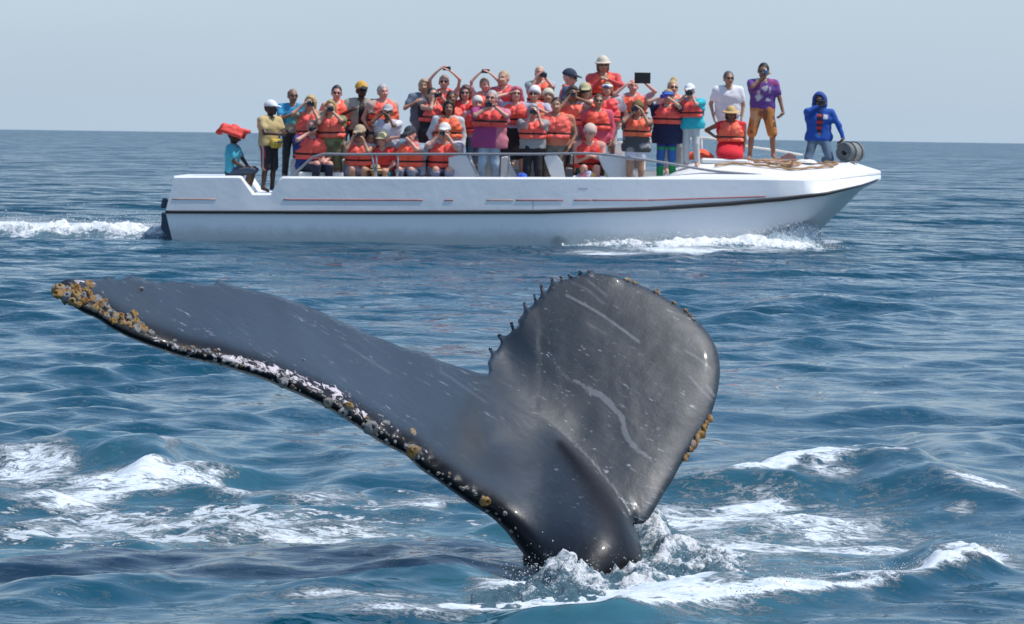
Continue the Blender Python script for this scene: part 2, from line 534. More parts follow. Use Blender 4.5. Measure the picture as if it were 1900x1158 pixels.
    # water body colour: deep blue, milky teal where air is beaten in
    big = noise_node(n, l, .9, 4, .6, flat)
    body = mix_col(n, l, big.outputs[0], (.0008, .037, .066), (.0025, .056, .088))
    aerv = math_node(n, l, 'MULTIPLY', at("aer"), math_node(n, l, 'MULTIPLY_ADD', fa.outputs[0], 1.1, .15), clamp=True)
    body = mix_col(n, l, aerv, body, (.10, .27, .31))
    fcol = mix_col(n, l, ramp(n, l, fb.outputs[0], (.3, .7)), (.50, .60, .66), (.84, .86, .87))
    colr = mix_col(n, l, msk, body, fcol)
    l.new(colr, p.inputs["Base Color"])
    l.new(math_node(n, l, 'MULTIPLY_ADD', msk, .75, .035), p.inputs["Roughness"])
    p.inputs["IOR"].default_value = 1.333
    # ripples: finest everywhere, middling ones taking over far out where the sheet is coarse
    r1 = noise_node(n, l, 1.3, 4, .55, flat, .4)
    mp2 = n.new("ShaderNodeMapping"); l.new(pos, mp2.inputs[0]); mp2.inputs["Scale"].default_value = (.6, 1.0, 1.0); mp2.inputs["Rotation"].default_value = (0, 0, .35)
    r2 = noise_node(n, l, 6.0, 2.5, .5, mp2.outputs[0], .5)
    h = math_node(n, l, 'MULTIPLY', r1.outputs[0], math_node(n, l, 'MULTIPLY_ADD', at("far"), .22, .016))
    h = math_node(n, l, 'MULTIPLY_ADD', r2.outputs[0], math_node(n, l, 'MULTIPLY_ADD', at("gust"), .012, .004), h)
    h = math_node(n, l, 'MULTIPLY_ADD', msk, .004, h)
    h = math_node(n, l, 'MULTIPLY_ADD', math_node(n, l, 'MULTIPLY', fb.outputs[0], msk), .018, h)
    b = n.new("ShaderNodeBump"); b.inputs["Distance"].default_value = 1.0; b.inputs["Strength"].default_value = 1.0
    l.new(h, b.inputs["Height"])
    # far out, where whole wavelets fall inside one step of the sheet, their slopes stay as scattered normals
    vn = n.new("ShaderNodeTexNoise"); vn.inputs["Scale"].default_value = .32; vn.inputs["Detail"].default_value = 5; vn.inputs["Roughness"].default_value = .72
    mp4 = n.new("ShaderNodeMapping"); l.new(pos, mp4.inputs[0]); mp4.inputs["Scale"].default_value = (.45, 1.0, 1.0); l.new(mp4.outputs[0], vn.inputs["Vector"])
    sb = n.new("ShaderNodeVectorMath"); sb.operation = 'SUBTRACT'; l.new(vn.outputs["Color"], sb.inputs[0]); sb.inputs[1].default_value = (.5, .5, .5)
    sx_ = n.new("ShaderNodeSeparateXYZ"); l.new(sb.outputs[0], sx_.inputs[0])
    cx_ = n.new("ShaderNodeCombineXYZ"); l.new(sx_.outputs[0], cx_.inputs[0]); l.new(math_node(n, l, 'MULTIPLY', math_node(n, l, 'ABSOLUTE', sx_.outputs[1]), -1.0), cx_.inputs[1])
    ml = n.new("ShaderNodeVectorMath"); ml.operation = 'MULTIPLY'; l.new(cx_.outputs[0], ml.inputs[0]); ml.inputs[1].default_value = (2.0, 3.8, 0)
    ms = n.new("ShaderNodeVectorMath"); ms.operation = 'SCALE'; l.new(ml.outputs[0], ms.inputs[0]); l.new(math_node(n, l, 'MULTIPLY_ADD', at("far"), 1.0, .0), ms.inputs["Scale"])
    ad = n.new("ShaderNodeVectorMath"); ad.operation = 'ADD'; l.new(ms.outputs[0], ad.inputs[0]); l.new(b.outputs[0], ad.inputs[1])
    nz = n.new("ShaderNodeVectorMath"); nz.operation = 'NORMALIZE'; l.new(ad.outputs[0], nz.inputs[0])
    l.new(nz.outputs[0], p.inputs["Normal"])
    o = link("sea", me, m)
    o["kind"] = "structure"
    o["label"] = "blue rippled sea reaching the horizon"
    return o
build_sea()
# ------------------------------------------------------------------ the whale's tail
def catmull(pts, step):
    pts = np.asarray(pts, float)
    out = []
    for i in range(len(pts) - 1):
        p0, p1, p2, p3 = pts[max(i - 1, 0)], pts[i], pts[i + 1], pts[min(i + 2, len(pts) - 1)]
        n = max(1, int(np.linalg.norm(p2 - p1) / step))
        t = np.linspace(0, 1, n, endpoint=False)[:, None]
        # centripetal-ish: damp tangents on very unequal spacing
        L = np.linalg.norm(p2 - p1) + 1e-6
        m1 = (p2 - p0) / (np.linalg.norm(p2 - p1) + np.linalg.norm(p1 - p0) + 1e-6) * L
        m2 = (p3 - p1) / (np.linalg.norm(p3 - p2) + L) * L
        out.append((2 * t**3 - 3 * t**2 + 1) * p1 + (t**3 - 2 * t**2 + t) * m1 + (-2 * t**3 + 3 * t**2) * p2 + (t**3 - t**2) * m2)
    out.append(pts[-1:])
    return np.concatenate(out)

def polydist(P, pts):
    pts = np.asarray(pts, float)
    best = np.full(len(P), 1e9); al = np.zeros(len(P))
    for i in range(len(pts) - 1):
        a, b = pts[i], pts[i + 1]
        ba = b - a
        t = np.clip(((P - a) @ ba) / (ba @ ba + 1e-9), 0, 1)
        dd = np.linalg.norm(P - a - t[:, None] * ba, axis=1)
        m = dd < best
        best[m] = dd[m]; al[m] = (i + t[m]) / (len(pts) - 1)
    return best, al

LEAD_LEFT = [(99, 538), (105, 549), (118, 559), (133, 567), (156, 581), (181, 592), (206, 609), (232, 623), (257, 634), (282, 644), (307, 653),
             (333, 662), (358, 668), (398, 676), (434, 687), (472, 699), (497, 708), (522, 719), (560, 735), (598, 753), (629, 771), (673, 799), (704, 820),
             (729, 833), (754, 846), (779, 870), (806, 888), (838, 911), (869, 933), (909, 958), (935, 982), (953, 1005), (968, 1024), (985, 1046), (999, 1066)]
BASE = [(1006, 1100), (1016, 1210), (1108, 1210), (1118, 1100), (1138, 1074), (1165, 1060)]
KEEL_EDGE = [(1191, 1048), (1192, 1035), (1189.5, 1014), (1181, 988), (1176, 973)]
LEAD_RIGHT = [(1193, 971), (1201, 966), (1215, 945), (1232, 915), (1249, 889), (1262, 864), (1274, 846), (1288, 822), (1309, 791), (1319, 770),
              (1329.6, 735), (1335, 704), (1335.5, 677), (1330, 649), (1316, 621), (1296, 598), (1274, 578), (1250, 562), (1222.6, 545), (1185, 527), (1160, 518)]
TRAIL_RIGHT = [(1136, 511), (1122, 508), (1103, 507), (1101, 503), (1090, 502), (1088, 507), (1080, 508), (1078, 503), (1072, 503), (1073, 510), (1062, 514), (1056, 509), (1052, 511), (1056, 517),
               (1046, 518), (1041, 512), (1037, 513), (1040, 521), (1030, 523), (1024, 514), (1020, 515), (1022, 525), (1012, 541), (1005, 526), (1001, 527), (1003, 547),
               (997, 556), (992, 545), (989, 547), (991, 562), (980, 571), (974, 560), (970, 562), (972, 577), (966, 588), (961, 594), (962, 603), (955, 610), (951, 597), (946, 599), (949, 614),
               (937, 624), (926, 619), (922, 622), (929, 634), (927, 642), (918, 652), (910, 644), (906, 646), (911, 659), (905, 673), (907, 684), (906, 694)]
TRAIL_LEFT = [(884, 691), (853, 681), (816, 669), (791, 655), (754, 647), (716, 632), (691, 623), (654, 605), (625, 593), (600, 580), (578, 571), (560, 564), (535, 556), (510, 548), (489, 543), (459, 536),
              (434, 530), (416, 523), (405, 519), (398, 526), (373, 527), (350, 523), (335, 525), (318, 522), (306, 523), (295, 525), (286, 520), (274, 521), (262, 515), (252, 513), (240, 513), (232, 516),
              (221, 521), (206, 515), (199, 512), (194, 517), (176, 518), (156, 518), (140, 517), (125, 518), (112, 524)]
KEEL = [(1026, 800), (1046, 818), (1072, 842), (1100, 874), (1126, 906), (1148, 936), (1164, 962), (1176, 985)]

def whale_base_depth():
    """control points (px, py, distance) of the skin facing the viewer, as a thin-plate spline"""
    C = [  # left fluke, leading side
        (100, 540, 13.95), (180, 580, 13.95), (300, 640, 14.0), (420, 665, 14.05), (540, 715, 14.12), (640, 765, 14.2), (760, 840, 14.3), (870, 915, 14.4), (950, 985, 14.45),
        # left fluke, middle
        (160, 545, 14.02), (300, 590, 14.25), (420, 610, 14.42), (540, 645, 14.55), (660, 700, 14.68), (760, 750, 14.75), (860, 810, 14.78), (930, 880, 14.7),
        # left fluke, trailing side
        (160, 518, 14.1), (280, 525, 14.5), (400, 535, 14.85), (520, 560, 15.02), (640, 605, 15.18), (760, 655, 15.3), (860, 690, 15.38), (910, 700, 15.42),
        (960, 720, 15.44), (1000, 770, 15.34), (930, 770, 15.18), (960, 850, 14.98), (900, 830, 14.98), (1022, 800, 15.26),
        # tail stock up to its keel
        (1046, 818, 15.16), (1072, 842, 15.03), (1100, 874, 14.87), (1126, 906, 14.73), (1148, 936, 14.61), (1164, 962, 14.53), (1176, 985, 14.47), (1190, 1035, 14.40), (1160, 1075, 14.35),
        (1000, 900, 14.82), (1050, 905, 14.73), (1070, 960, 14.50), (1020, 960, 14.56), (1120, 960, 14.50), (1080, 1010, 14.34), (1140, 1010, 14.36), (1060, 1040, 14.28), (1010, 1030, 14.40), (1100, 1110, 14.2), (1100, 1200, 14.18), (1016, 1200, 14.3)]
    R_ = [(960, 720, 15.46), (1000, 765, 15.36), (906, 700, 15.46)]
    for x, y in [(1064, 806), (1098, 834), (1132, 872), (1160, 910), (1182, 946), (1196, 968), (1000, 705), (950, 690), (915, 690), (920, 640), (980, 575), (1040, 520), (1100, 506), (1160, 520), (1060, 740), (1100, 690), (1040, 620),
                 (1150, 620), (1220, 550), (1285, 600), (1330, 660), (1334, 720), (1180, 760), (1250, 700), (1310, 790), (1200, 860), (1262, 864), (1222, 930), (1130, 560), (1200, 640), (1120, 780), (1260, 620), (1270, 780)]:
        R_.append((x, y, 14.99 + .00196 * (968 - y) + .05 * ((x - 1130) / 200) ** 2 * (y < 900)))
    fL, fR = tps(np.array(C, float), 1.2e-2), tps(np.array(R_, float), 1.2e-2)
    line = catmull([(890, 640), (925, 700), (975, 745), (1022, 795), (1046, 818), (1072, 842), (1100, 874), (1126, 906), (1148, 936), (1164, 962), (1178, 985), (1200, 1040)], 5)
    def f(Q):
        Q = np.asarray(Q, float)
        dl, al = polydist(Q, line)
        i = np.clip((al * (len(line) - 1)).astype(int), 0, len(line) - 2)
        tg = line[i + 1] - line[i]
        side = np.sign(tg[:, 0] * (Q[:, 1] - line[i, 1]) - tg[:, 1] * (Q[:, 0] - line[i, 0]))   # + below/left of the line
        s_ = -dl * side
        k = sstep(.22, .50, al)
        L, R = fL(Q), fR(Q)
        # the stock rounds off towards its keel
        wd = 6 + 70 * sstep(.40, .95, al); ra = .015 + .13 * sstep(.42, .9, al)
        t = np.clip(-s_ / wd, 0, 1)
        L = L + k * ra * (1 - np.sqrt(np.clip(1 - (1 - t) ** 2, 0, 1)))
        wide = sstep(-85, 85, s_); tight = sstep(-1, 7, s_)
        b_ = wide * (1 - k) + tight * k
        return L * (1 - b_) + R * b_
    return f

def tps(C, reg):
    P = C[:, :2] / 400
    def K(A, B):
        r2 = ((A[:, None, :] - B[None]) ** 2).sum(-1)
        return .5 * r2 * np.log(r2 + 1e-12)
    n = len(P)
    A = np.zeros((n + 3, n + 3))
    A[:n, :n] = K(P, P) + np.eye(n) * reg
    Pm = np.concatenate([np.ones((n, 1)), P], 1)
    A[:n, n:] = Pm; A[n:, :n] = Pm.T
    w = np.linalg.solve(A, np.concatenate([C[:, 2], np.zeros(3)]))
    def f(Q):
        Q = np.asarray(Q, float) / 400
        return K(Q, P) @ w[:n] + np.concatenate([np.ones((len(Q), 1)), Q], 1) @ w[n:]
    return f

def build_whale():
    fd = whale_base_depth()
    lead = [catmull(LEAD_LEFT, 5), np.array(BASE, float), catmull(KEEL_EDGE, 5), catmull(LEAD_RIGHT, 5)]
    base = np.array(BASE, float)
    segs = [lead[0], catmull([lead[0][-1], *BASE, KEEL_EDGE[0]], 6)[1:-1], lead[2], lead[3], catmull(TRAIL_RIGHT, 3), catmull(TRAIL_LEFT, 4)]
    out = np.concatenate(segs)
    keep = [0]
    for i in range(1, len(out)):
        if np.linalg.norm(out[i] - out[keep[-1]]) > 1.6: keep.append(i)
    if np.linalg.norm(out[keep[-1]] - out[0]) < 1.6: keep.pop()
    out = out[keep]
    nO = len(out)
    LL = np.array([LEAD_LEFT[0]] + LEAD_LEFT[1:]); LR = np.array(LEAD_RIGHT)
    leadL, leadR = catmull(LEAD_LEFT, 8), catmull(LEAD_RIGHT, 8)
    tr = np.concatenate([catmull(TRAIL_RIGHT, 8), catmull(TRAIL_LEFT, 8)])
    # interior points
    g = 5.2
    xs = np.arange(90, 1345, g); ys = np.arange(495, 1215, g)
    gx, gy = np.meshgrid(xs, ys)
    gx = gx + (np.arange(len(ys)) % 2)[:, None] * g / 2
    P = np.stack([gx.ravel(), gy.ravel()], 1) + RNG.uniform(-.5, .5, (gx.size, 2))
    ox, oy = out[:, 0], out[:, 1]
    ins = np.zeros(len(P), bool)
    j = nO - 1
    for i in range(nO):
        c = ((oy[i] > P[:, 1]) != (oy[j] > P[:, 1]))
        xi = (ox[j] - ox[i]) * (P[:, 1] - oy[i]) / (oy[j] - oy[i] + 1e-12) + ox[i]
        ins ^= c & (P[:, 0] < xi)
        j = i
    P = P[ins]
    dO, _ = polydist(P, np.concatenate([out, out[:1]]))
    P = P[dO > 2.6]
    SCR = [([(1052, 548), (1110, 580), (1150, 608), (1184, 633)], 3.6, 1.0), ([(1270, 650), (1300, 668), (1318, 684)], 3.0, .6), ([(1280, 698), (1300, 722), (1320, 742)], 3.0, .6), ([(1312, 716), (1326, 736)], 3.0, .7),
           ([(1095, 524), (1125, 548)], 3.0, .5), ([(1062, 524), (1090, 538), (1118, 562)], 2.8, .4), ([(1090, 600), (1120, 618)], 2.6, .4), ([(640, 640), (720, 690)], 2.6, .3), ([(820, 690), (900, 745)], 2.6, .3)]
    for pts_, w_, v_ in SCR:
        q = catmull(pts_, 3.0); tg = np.gradient(q, axis=0); tg /= np.linalg.norm(tg, axis=1)[:, None]; nn = np.stack([-tg[:, 1], tg[:, 0]], 1)
        dk_, _ = polydist(P, q); P = P[dk_ > 5.5]
        P = np.concatenate([P] + [q + nn * o_ for o_ in (-3.6, -1.3, 1.3, 3.6)])
    allp = np.concatenate([out, P])
    edges = [(i, (i + 1) % nO) for i in range(nO)]
    vv, ee, ff, *_ = delaunay_2d_cdt([Vector(p) for p in allp], edges, [], 1, 1e-4)
    Q = np.array([(v.x, v.y) for v in vv]); T = np.array([t for t in ff if len(t) == 3], int)
    dO, _ = polydist(Q, np.concatenate([out, out[:1]]))
    onb = dO < .6
    dLL, aL = polydist(Q, leadL); dLR, aR = polydist(Q, leadR); dT, _ = polydist(Q, tr)
    dBK, _ = polydist(Q, np.concatenate([segs[1], segs[2]]))
    dL = np.minimum(dLL, np.minimum(dLR, dBK))
    w = dT / (dL + dT + 1e-6)
    stock = np.exp(-(((Q[:, 0] - 1090) / 140) ** 2 + ((Q[:, 1] - 1060) / 150) ** 2))
    zb = fd(Q)
    # rounded front edges: broad along the left leading edge, tight along the trailing edge
    wl_ = 26 * sstep(90, 330, Q[:, 0]) + 26; rl = .09 + .19 * sstep(120, 420, Q[:, 0])
    wr_ = 75.0; rr = .05
    isL = dLL < np.minimum(dLR, dBK); isR = dLR < np.minimum(dLL, dBK)
    ww = np.where(isL, wl_, np.where(isR, wr_, 30)); rd = np.where(isL, rl, np.where(isR, rr, .12))
    t = np.clip(dL / ww, 0, 1)
    fl = rd * (1 - np.sqrt(np.clip(1 - (1 - t) ** 2, 0, 1)))
    tt = np.clip(dT / 9, 0, 1)
    ft = .012 * (1 - np.sqrt(np.clip(1 - (1 - tt) ** 2, 0, 1)))
    # ripples in the thin trailing half and folds near the leading edge
    rip = .010 * np.sin(Q[:, 0] * .055 - Q[:, 1] * .021 + 2.2 * fbm(Q[:, 0] / 160, Q[:, 1] / 160, octv=2, seed=5)) * np.exp(-dT / 90) * (Q[:, 0] < 1000)
    rip += .006 * fbm(Q[:, 0] / 60, Q[:, 1] / 60, octv=3, seed=9) * (1 - np.exp(-dO / 30))
    lum = fbm(Q[:, 0] / 13, Q[:, 1] / 13, octv=3, seed=4) * .018 * np.exp(-((dLL - 22) / 26) ** 2) * sstep(350, 520, Q[:, 0]) * (1 - sstep(800, 960, Q[:, 0]))
    front = zb + np.where(onb, 0, 0) + fl * np.clip(w * 1.0, 0, 1) + ft * (1 - w) + rip + lum
    rim = rd * w + .012 * (1 - w)
    front = np.where(onb, zb + rim, np.minimum(front, zb + rim + .02))
    th = (.16 + .55 * stock) * np.sqrt(np.clip(dL / 70, 0, 1)) * np.clip(dT / 240, 0, 1) ** .8 + .010 * np.clip(dO / 6, 0, 1)
    back = np.maximum(zb + rim + th, front + .004)
    back = np.where(onb, zb + rim, back)
    vf = U(Q[:, 0], Q[:, 1], front); 
    # back sheet: straight behind along y (parallel thickness)
    vb = vf.copy(); vb[:, 1] += (back - front)
    n = len(Q)
    remap = np.arange(n) + n
    bi = np.nonzero(onb)[0]
    remap[bi] = bi
    inner = np.nonzero(~onb)[0]
    newid = -np.ones(2 * n, int); newid[:n] = np.arange(n); newid[inner + n] = n + np.arange(len(inner))
    Tb = newid[remap[T]][:, ::-1]
    V = np.concatenate([vf, vb[inner]])
    # orientation: front faces must look at the viewer
    a, b, c = V[T[0, 0]], V[T[0, 1]], V[T[0, 2]]
    if np.cross(b - a, c - a)[1] > 0:
        T, Tb = T[:, ::-1], Tb[:, ::-1]
    # skin markings; blk mixes natural black with shade painted into the skin colour
    s_al = aL
    band = np.exp(-((dLL - (16 + 14 * sstep(300, 700, Q[:, 0]))) / (15 + 12 * sstep(420, 600, Q[:, 0]))) ** 2)
    dens = np.interp(Q[:, 0], [80, 260, 290, 380, 410, 500, 560, 660, 720, 800, 900, 960, 1020], [.25, .3, .66, .70, .86, .84, .74, .76, .62, .56, .40, .38, .0])
    scar = band * dens
    low = np.exp(-(dLL / 16) ** 2) * np.interp(Q[:, 0], [0, 395, 430, 690, 760, 2000], [0, 0, .55, .6, 0, 0])
    scar = np.maximum(scar, low)
    scar = np.maximum(scar, .75 * np.exp(-((Q[:, 0] - 150) / 60) ** 2 - ((Q[:, 1] - 524) / 10) ** 2))
    scar = np.maximum(scar, .7 * np.exp(-((Q[:, 0] - 1008) / 14) ** 2 - ((Q[:, 1] - 1030) / 14) ** 2))
    blk = np.exp(-(np.clip(dLL - 30, 0, 99) / 13) ** 2) * (Q[:, 0] < 1010)  # shade of the down-turned leading edge, painted in as black
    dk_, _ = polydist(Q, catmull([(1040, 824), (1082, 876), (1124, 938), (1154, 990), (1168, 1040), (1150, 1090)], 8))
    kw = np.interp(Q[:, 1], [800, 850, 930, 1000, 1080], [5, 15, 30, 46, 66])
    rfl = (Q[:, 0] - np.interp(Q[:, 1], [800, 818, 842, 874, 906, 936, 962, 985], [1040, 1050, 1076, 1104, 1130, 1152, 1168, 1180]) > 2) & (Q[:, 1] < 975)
    blk = np.maximum(blk, np.exp(-(dk_ / kw) ** 2) * ~rfl)  # keel band: dark skin, blackened further as painted shade on its side face
    blk = np.maximum(blk, .92 * sstep(930, 1060, Q[:, 1]))  # lower stock: naturally black, deepened with the painted shade of its steep face
    def mk(pts, wd):
        dd, al = polydist(Q, catmull(pts, 6))
        return np.clip(1 - (dd / wd) ** 2, 0, 1)
    stripe = mk([(1012, 600), (1022, 650), (1040, 690), (1080, 715), (1120, 738), (1140, 758), (1156, 780), (1160, 805), (1178, 830), (1205, 850), (1222, 872)], 11)
    stripe *= np.interp(Q[:, 0], [1000, 1030, 1080, 1110, 1180, 1225], [.4, .55, .68, .85, .75, .5])
    scr = np.zeros(n)
    for pts, wd, v in SCR:
        scr = np.maximum(scr, v * mk(pts, wd))
    rt = sstep(900, 1010, Q[:, 0]) * (1 - sstep(760, 1100, Q[:, 1]))
    ext = lambda q: np.concatenate([q, q[inner]])
    bk = np.concatenate([np.zeros(n), np.ones(len(inner))])
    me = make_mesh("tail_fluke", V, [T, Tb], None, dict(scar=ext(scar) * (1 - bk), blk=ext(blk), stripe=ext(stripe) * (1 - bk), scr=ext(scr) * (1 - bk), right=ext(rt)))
    m, nd, l, p = mat_new("whale_skin")
    tc = nd.new("ShaderNodeTexCoord"); ob = tc.outputs["Object"]
    def at(nm):
        a = nd.new("ShaderNodeAttribute"); a.attribute_name = nm
        return a.outputs["Fac"]
    n1 = noise_node(nd, l, 3.0, 6, .6, ob, .3)
    col = mix_col(nd, l, n1.outputs[0], (.011, .018, .025), (.021, .031, .040))
    # fine streaks along the fluke
    def turned(deg, scl):
        a = nd.new("ShaderNodeMapping"); l.new(ob, a.inputs[0]); a.inputs["Rotation"].default_value = (0, math.radians(deg), 0)
        b_ = nd.new("ShaderNodeMapping"); l.new(a.outputs[0], b_.inputs[0]); b_.inputs["Scale"].default_value = scl
        return b_
    mp = turned(-33, (2.2, 4, 42))
    st = noise_node(nd, l, 1.6, 5, .65, mp.outputs[0], .2)
    col = mix_col(nd, l, math_node(nd, l, 'MULTIPLY', ramp(nd, l, st.outputs[0], (.54, .80)), .26), col, (.075, .10, .125))
    # pale flecks and short scratches
    mp3 = turned(-27, (13, 25, 50))
    fk = noise_node(nd, l, 1.0, 4, .7, mp3.outputs[0], .1)
    pt = noise_node(nd, l, 1.7, 3, .5, ob)
    fl_ = math_node(nd, l, 'MULTIPLY', ramp(nd, l, fk.outputs[0], (.60, .70)), ramp(nd, l, pt.outputs[0], (.42, .62)))
    col = mix_col(nd, l, math_node(nd, l, 'MULTIPLY', fl_, .75), col, (.34, .35, .36))
    mt = noise_node(nd, l, 5.5, 6, .7, ob, .6)
    col = mix_col(nd, l, math_node(nd, l, 'MULTIPLY', ramp(nd, l, mt.outputs[0], (.48, .68)), .5), col, (.009, .014, .019))
    dk = noise_node(nd, l, 26, 5, .7, ob)
    col = mix_col(nd, l, math_node(nd, l, 'MULTIPLY', math_node(nd, l, 'MULTIPLY', ramp(nd, l, dk.outputs[0], (.5, .7)), at("right")), .45), col, (.03, .034, .04))
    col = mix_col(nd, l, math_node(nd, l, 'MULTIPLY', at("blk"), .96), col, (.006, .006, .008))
    sn = noise_node(nd, l, 30, 5, .7, ob, .3)
    stp = ramp(nd, l, math_node(nd, l, 'SUBTRACT', math_node(nd, l, 'ADD', at("stripe"), math_node(nd, l, 'MULTIPLY', sn.outputs[0], .8)), .92), (0, .16))
    col = mix_col(nd, l, math_node(nd, l, 'MULTIPLY', stp, .55), col, (.17, .18, .195))
    col = mix_col(nd, l, math_node(nd, l, 'MULTIPLY', at("scr"), math_node(nd, l, 'MULTIPLY', dk.outputs[0], .75)), col, (.30, .31, .33))
    sa = noise_node(nd, l, 17, 9, .76, ob, 1.0)
    sc_ = ramp(nd, l, math_node(nd, l, 'SUBTRACT', sa.outputs[0], math_node(nd, l, 'SUBTRACT', .86, math_node(nd, l, 'MULTIPLY', at("scar"), .5))), (-.005, .03))
    col = mix_col(nd, l, sc_, col, (.52, .47, .49))
    l.new(col, p.inputs["Base Color"])
    rg = noise_node(nd, l, 9, 5, .6, ob)
    l.new(math_node(nd, l, 'MULTIPLY_ADD', math_node(nd, l, 'MAXIMUM', sc_, math_node(nd, l, 'MULTIPLY', at("right"), .5)), .3, math_node(nd, l, 'MULTIPLY_ADD', rg.outputs[0], .20, .30)), p.inputs["Roughness"])
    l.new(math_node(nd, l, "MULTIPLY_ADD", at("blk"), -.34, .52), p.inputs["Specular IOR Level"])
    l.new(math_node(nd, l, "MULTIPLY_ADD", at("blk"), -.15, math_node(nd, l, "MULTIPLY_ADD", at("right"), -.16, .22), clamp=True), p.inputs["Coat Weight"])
    p.inputs["Coat Roughness"].default_value = .10
    hb = math_node(nd, l, 'MULTIPLY_ADD', st.outputs[0], .0004, math_node(nd, l, 'MULTIPLY', dk.outputs[0], .0008))
    hb = math_node(nd, l, 'MULTIPLY_ADD', sc_, .005, hb)
    hb = math_node(nd, l, 'MULTIPLY_ADD', n1.outputs[0], .008, hb)
    bp = nd.new("ShaderNodeBump"); bp.inputs["Distance"].default_value = 1.0
    l.new(hb, bp.inputs["Height"]); l.new(bp.outputs[0], p.inputs["Normal"])

    loc = U(1095, 1085, 14.6); loc[2] = 0
    root = thing("humpback_whale", loc, "humpback whale diving, its grey barnacled tail flukes raised above the foam", "whale")
    me.transform(Matrix.Translation(-Vector(loc)))
    link("tail_fluke", me, m, root)
    # the rest of the tail stock under and behind
    mb = MB()
    P0, P1, P2 = U(1015, 940, 14.95), U(992, 1030, 15.0), U(990, 1130, 15.1)
    P3 = P2 + np.array([0.1, 1.2, -.7])
    path = catmull(np.array([P0, P1, P2, P3]), .08)
    k = np.linspace(0, 1, len(path))
    mb.tube(path - loc, np.interp(k, [0, .2, .4, 1], [.03, .075, .095, .25]), 20)
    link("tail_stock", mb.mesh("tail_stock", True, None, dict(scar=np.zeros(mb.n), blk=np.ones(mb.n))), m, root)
    # ---- barnacles
    def barnacle_mesh(seed, flat, open_):
        r = np.random.default_rng(seed)
        n_ = 14
        b = MB()
        prof = [(1.0, -.25), (1.02, .12), (.88, .5), (.66, .82), (.5, .92)] + ([(.36, .86), (.28, .55), (.2, .45)] if open_ else [(.3, .97), (.1, 1.0)])
        b.lathe([(a, z * flat) for a, z in prof], n_)
        V = b.V[0]
        an = np.arctan2(V[:, 1], V[:, 0])
        rib = 1 + .10 * np.sin(an * 6 + seed) + .07 * np.sin(an * 11 + 2 * seed)
        V[:, :2] *= rib[:, None]
        V += r.normal(0, .075, V.shape); V[:, :2] += V[:, 2:3] * r.normal(0, .22, 2)
        c = np.clip(V[:, 2] / flat, 0, 1)
        return b, c
    och = np.array([[.70, .36, .08], [.84, .50, .14], [.60, .26, .07], [.80, .54, .26]])
    whi = np.array([[.60, .59, .56], [.70, .69, .66], [.52, .52, .52], [.62, .55, .46]])
    bm = vcol("barnacle_shell", .6, .4, .012, 40, 30)
    protos = {}
    for kind in ("ochre", "white", "mixed"):
        for s in range(4):
            b, c = barnacle_mesh(s + 10 * len(kind), [.75, .9, .65, 1.0][s], s != 2)
            lo, hi = {"ochre": (och[s] * .8, och[(s + 1) % 4]), "white": (whi[s] * .7, whi[(s + 1) % 4]), "mixed": (whi[s] * .8, och[(s + 2) % 4])}[kind]
            cc = lo[None] * (1 - c[:, None]) + hi[None] * c[:, None]
            if s == 0: cc[-4 * 14:] *= .7
            protos[(kind, s)] = b.mesh("barnacle", True, cc)
            protos[(kind, s)].materials.append(bm)
    spots = []
    r = np.random.default_rng(3)
    cl = [(103, 536), (110, 545), (118, 540), (124, 549), (133, 541), (140, 551), (148, 540), (155, 548), (162, 537), (168, 548), (172, 557), (158, 559), (146, 563), (132, 558), (120, 556),
          (180, 556), (186, 566), (178, 571), (192, 560), (199, 570), (188, 578), (205, 578), (200, 586), (214, 585), (210, 594), (222, 590), (228, 599), (240, 588), (248, 583), (252, 597), (238, 603), (262, 604), (256, 612), (246, 596), (268, 613), (112, 533), (128, 534), (142, 533), (165, 530)]
    for i, (x, y) in enumerate(cl):
        kind = "ochre" if r.random() < (.5 if x < 175 else .2) else ("mixed" if r.random() < .6 else "white")
        spots.append((x + r.uniform(-2.5, 2.5), y + r.uniform(-2.5, 2.5), r.uniform(5.0, 9.5), kind))
        for q in range(2):
            spots.append((x + r.uniform(-6, 6), y + r.uniform(-4, 6), r.uniform(2.4, 5.0), kind if r.random() < .5 else "mixed"))
    spots += [(526, 709, 9, "white"), (609, 747, 10, "white"), (646, 755, 9, "mixed"), (637, 764, 9, "white"), (688, 794, 12, "white"), (767, 838, 13, "mixed"), (899, 930, 9.5, "ochre"), (716, 786, 7, "white"), (766, 803, 7, "mixed")]
    spots += [(1318, 784, 8, "ochre"), (1310, 786, 6, "ochre"), (1306, 801, 9, "ochre"), (1299, 812, 8, "ochre"), (1295, 822, 10, "ochre"), (1301, 824, 6, "mixed"), (1290, 835, 9, "mixed"), (1284, 840, 6, "ochre"), (1274, 858, 7, "ochre"), (1278, 852, 5, "ochre"), (1291, 846, 5, "mixed")]
    spots += [(1162, 519, 5, "mixed"), (1170, 520, 5.5, "mixed"), (1178, 525, 4.5, "ochre"), (1220, 543, 6, "mixed"), (1226, 546, 4, "mixed"), (1250, 562, 4.5, "mixed"), (1272, 577, 5, "mixed"), (1280, 585, 4.5, "mixed"), (1286, 592, 4, "white"), (280, 618, 6, "white"), (262, 536, 4, "white"), (564, 668, 3, "white")]
    edge_ = catmull(LEAD_LEFT, 6)
    for q in range(95):
        t = r.uniform(.22, .93); p_ = edge_[int(t * (len(edge_) - 1))]
        spots.append((p_[0] + r.uniform(0, 10), p_[1] - r.uniform(3, 25), r.uniform(1.8, 4.2), "white" if r.random() < .75 else "mixed"))
    from mathutils.bvhtree import BVHTree
    bv = BVHTree.FromPolygons([Vector(v_ - 0) for v_ in V], [tuple(t_) for t_ in T])
    mid = V.mean(0)
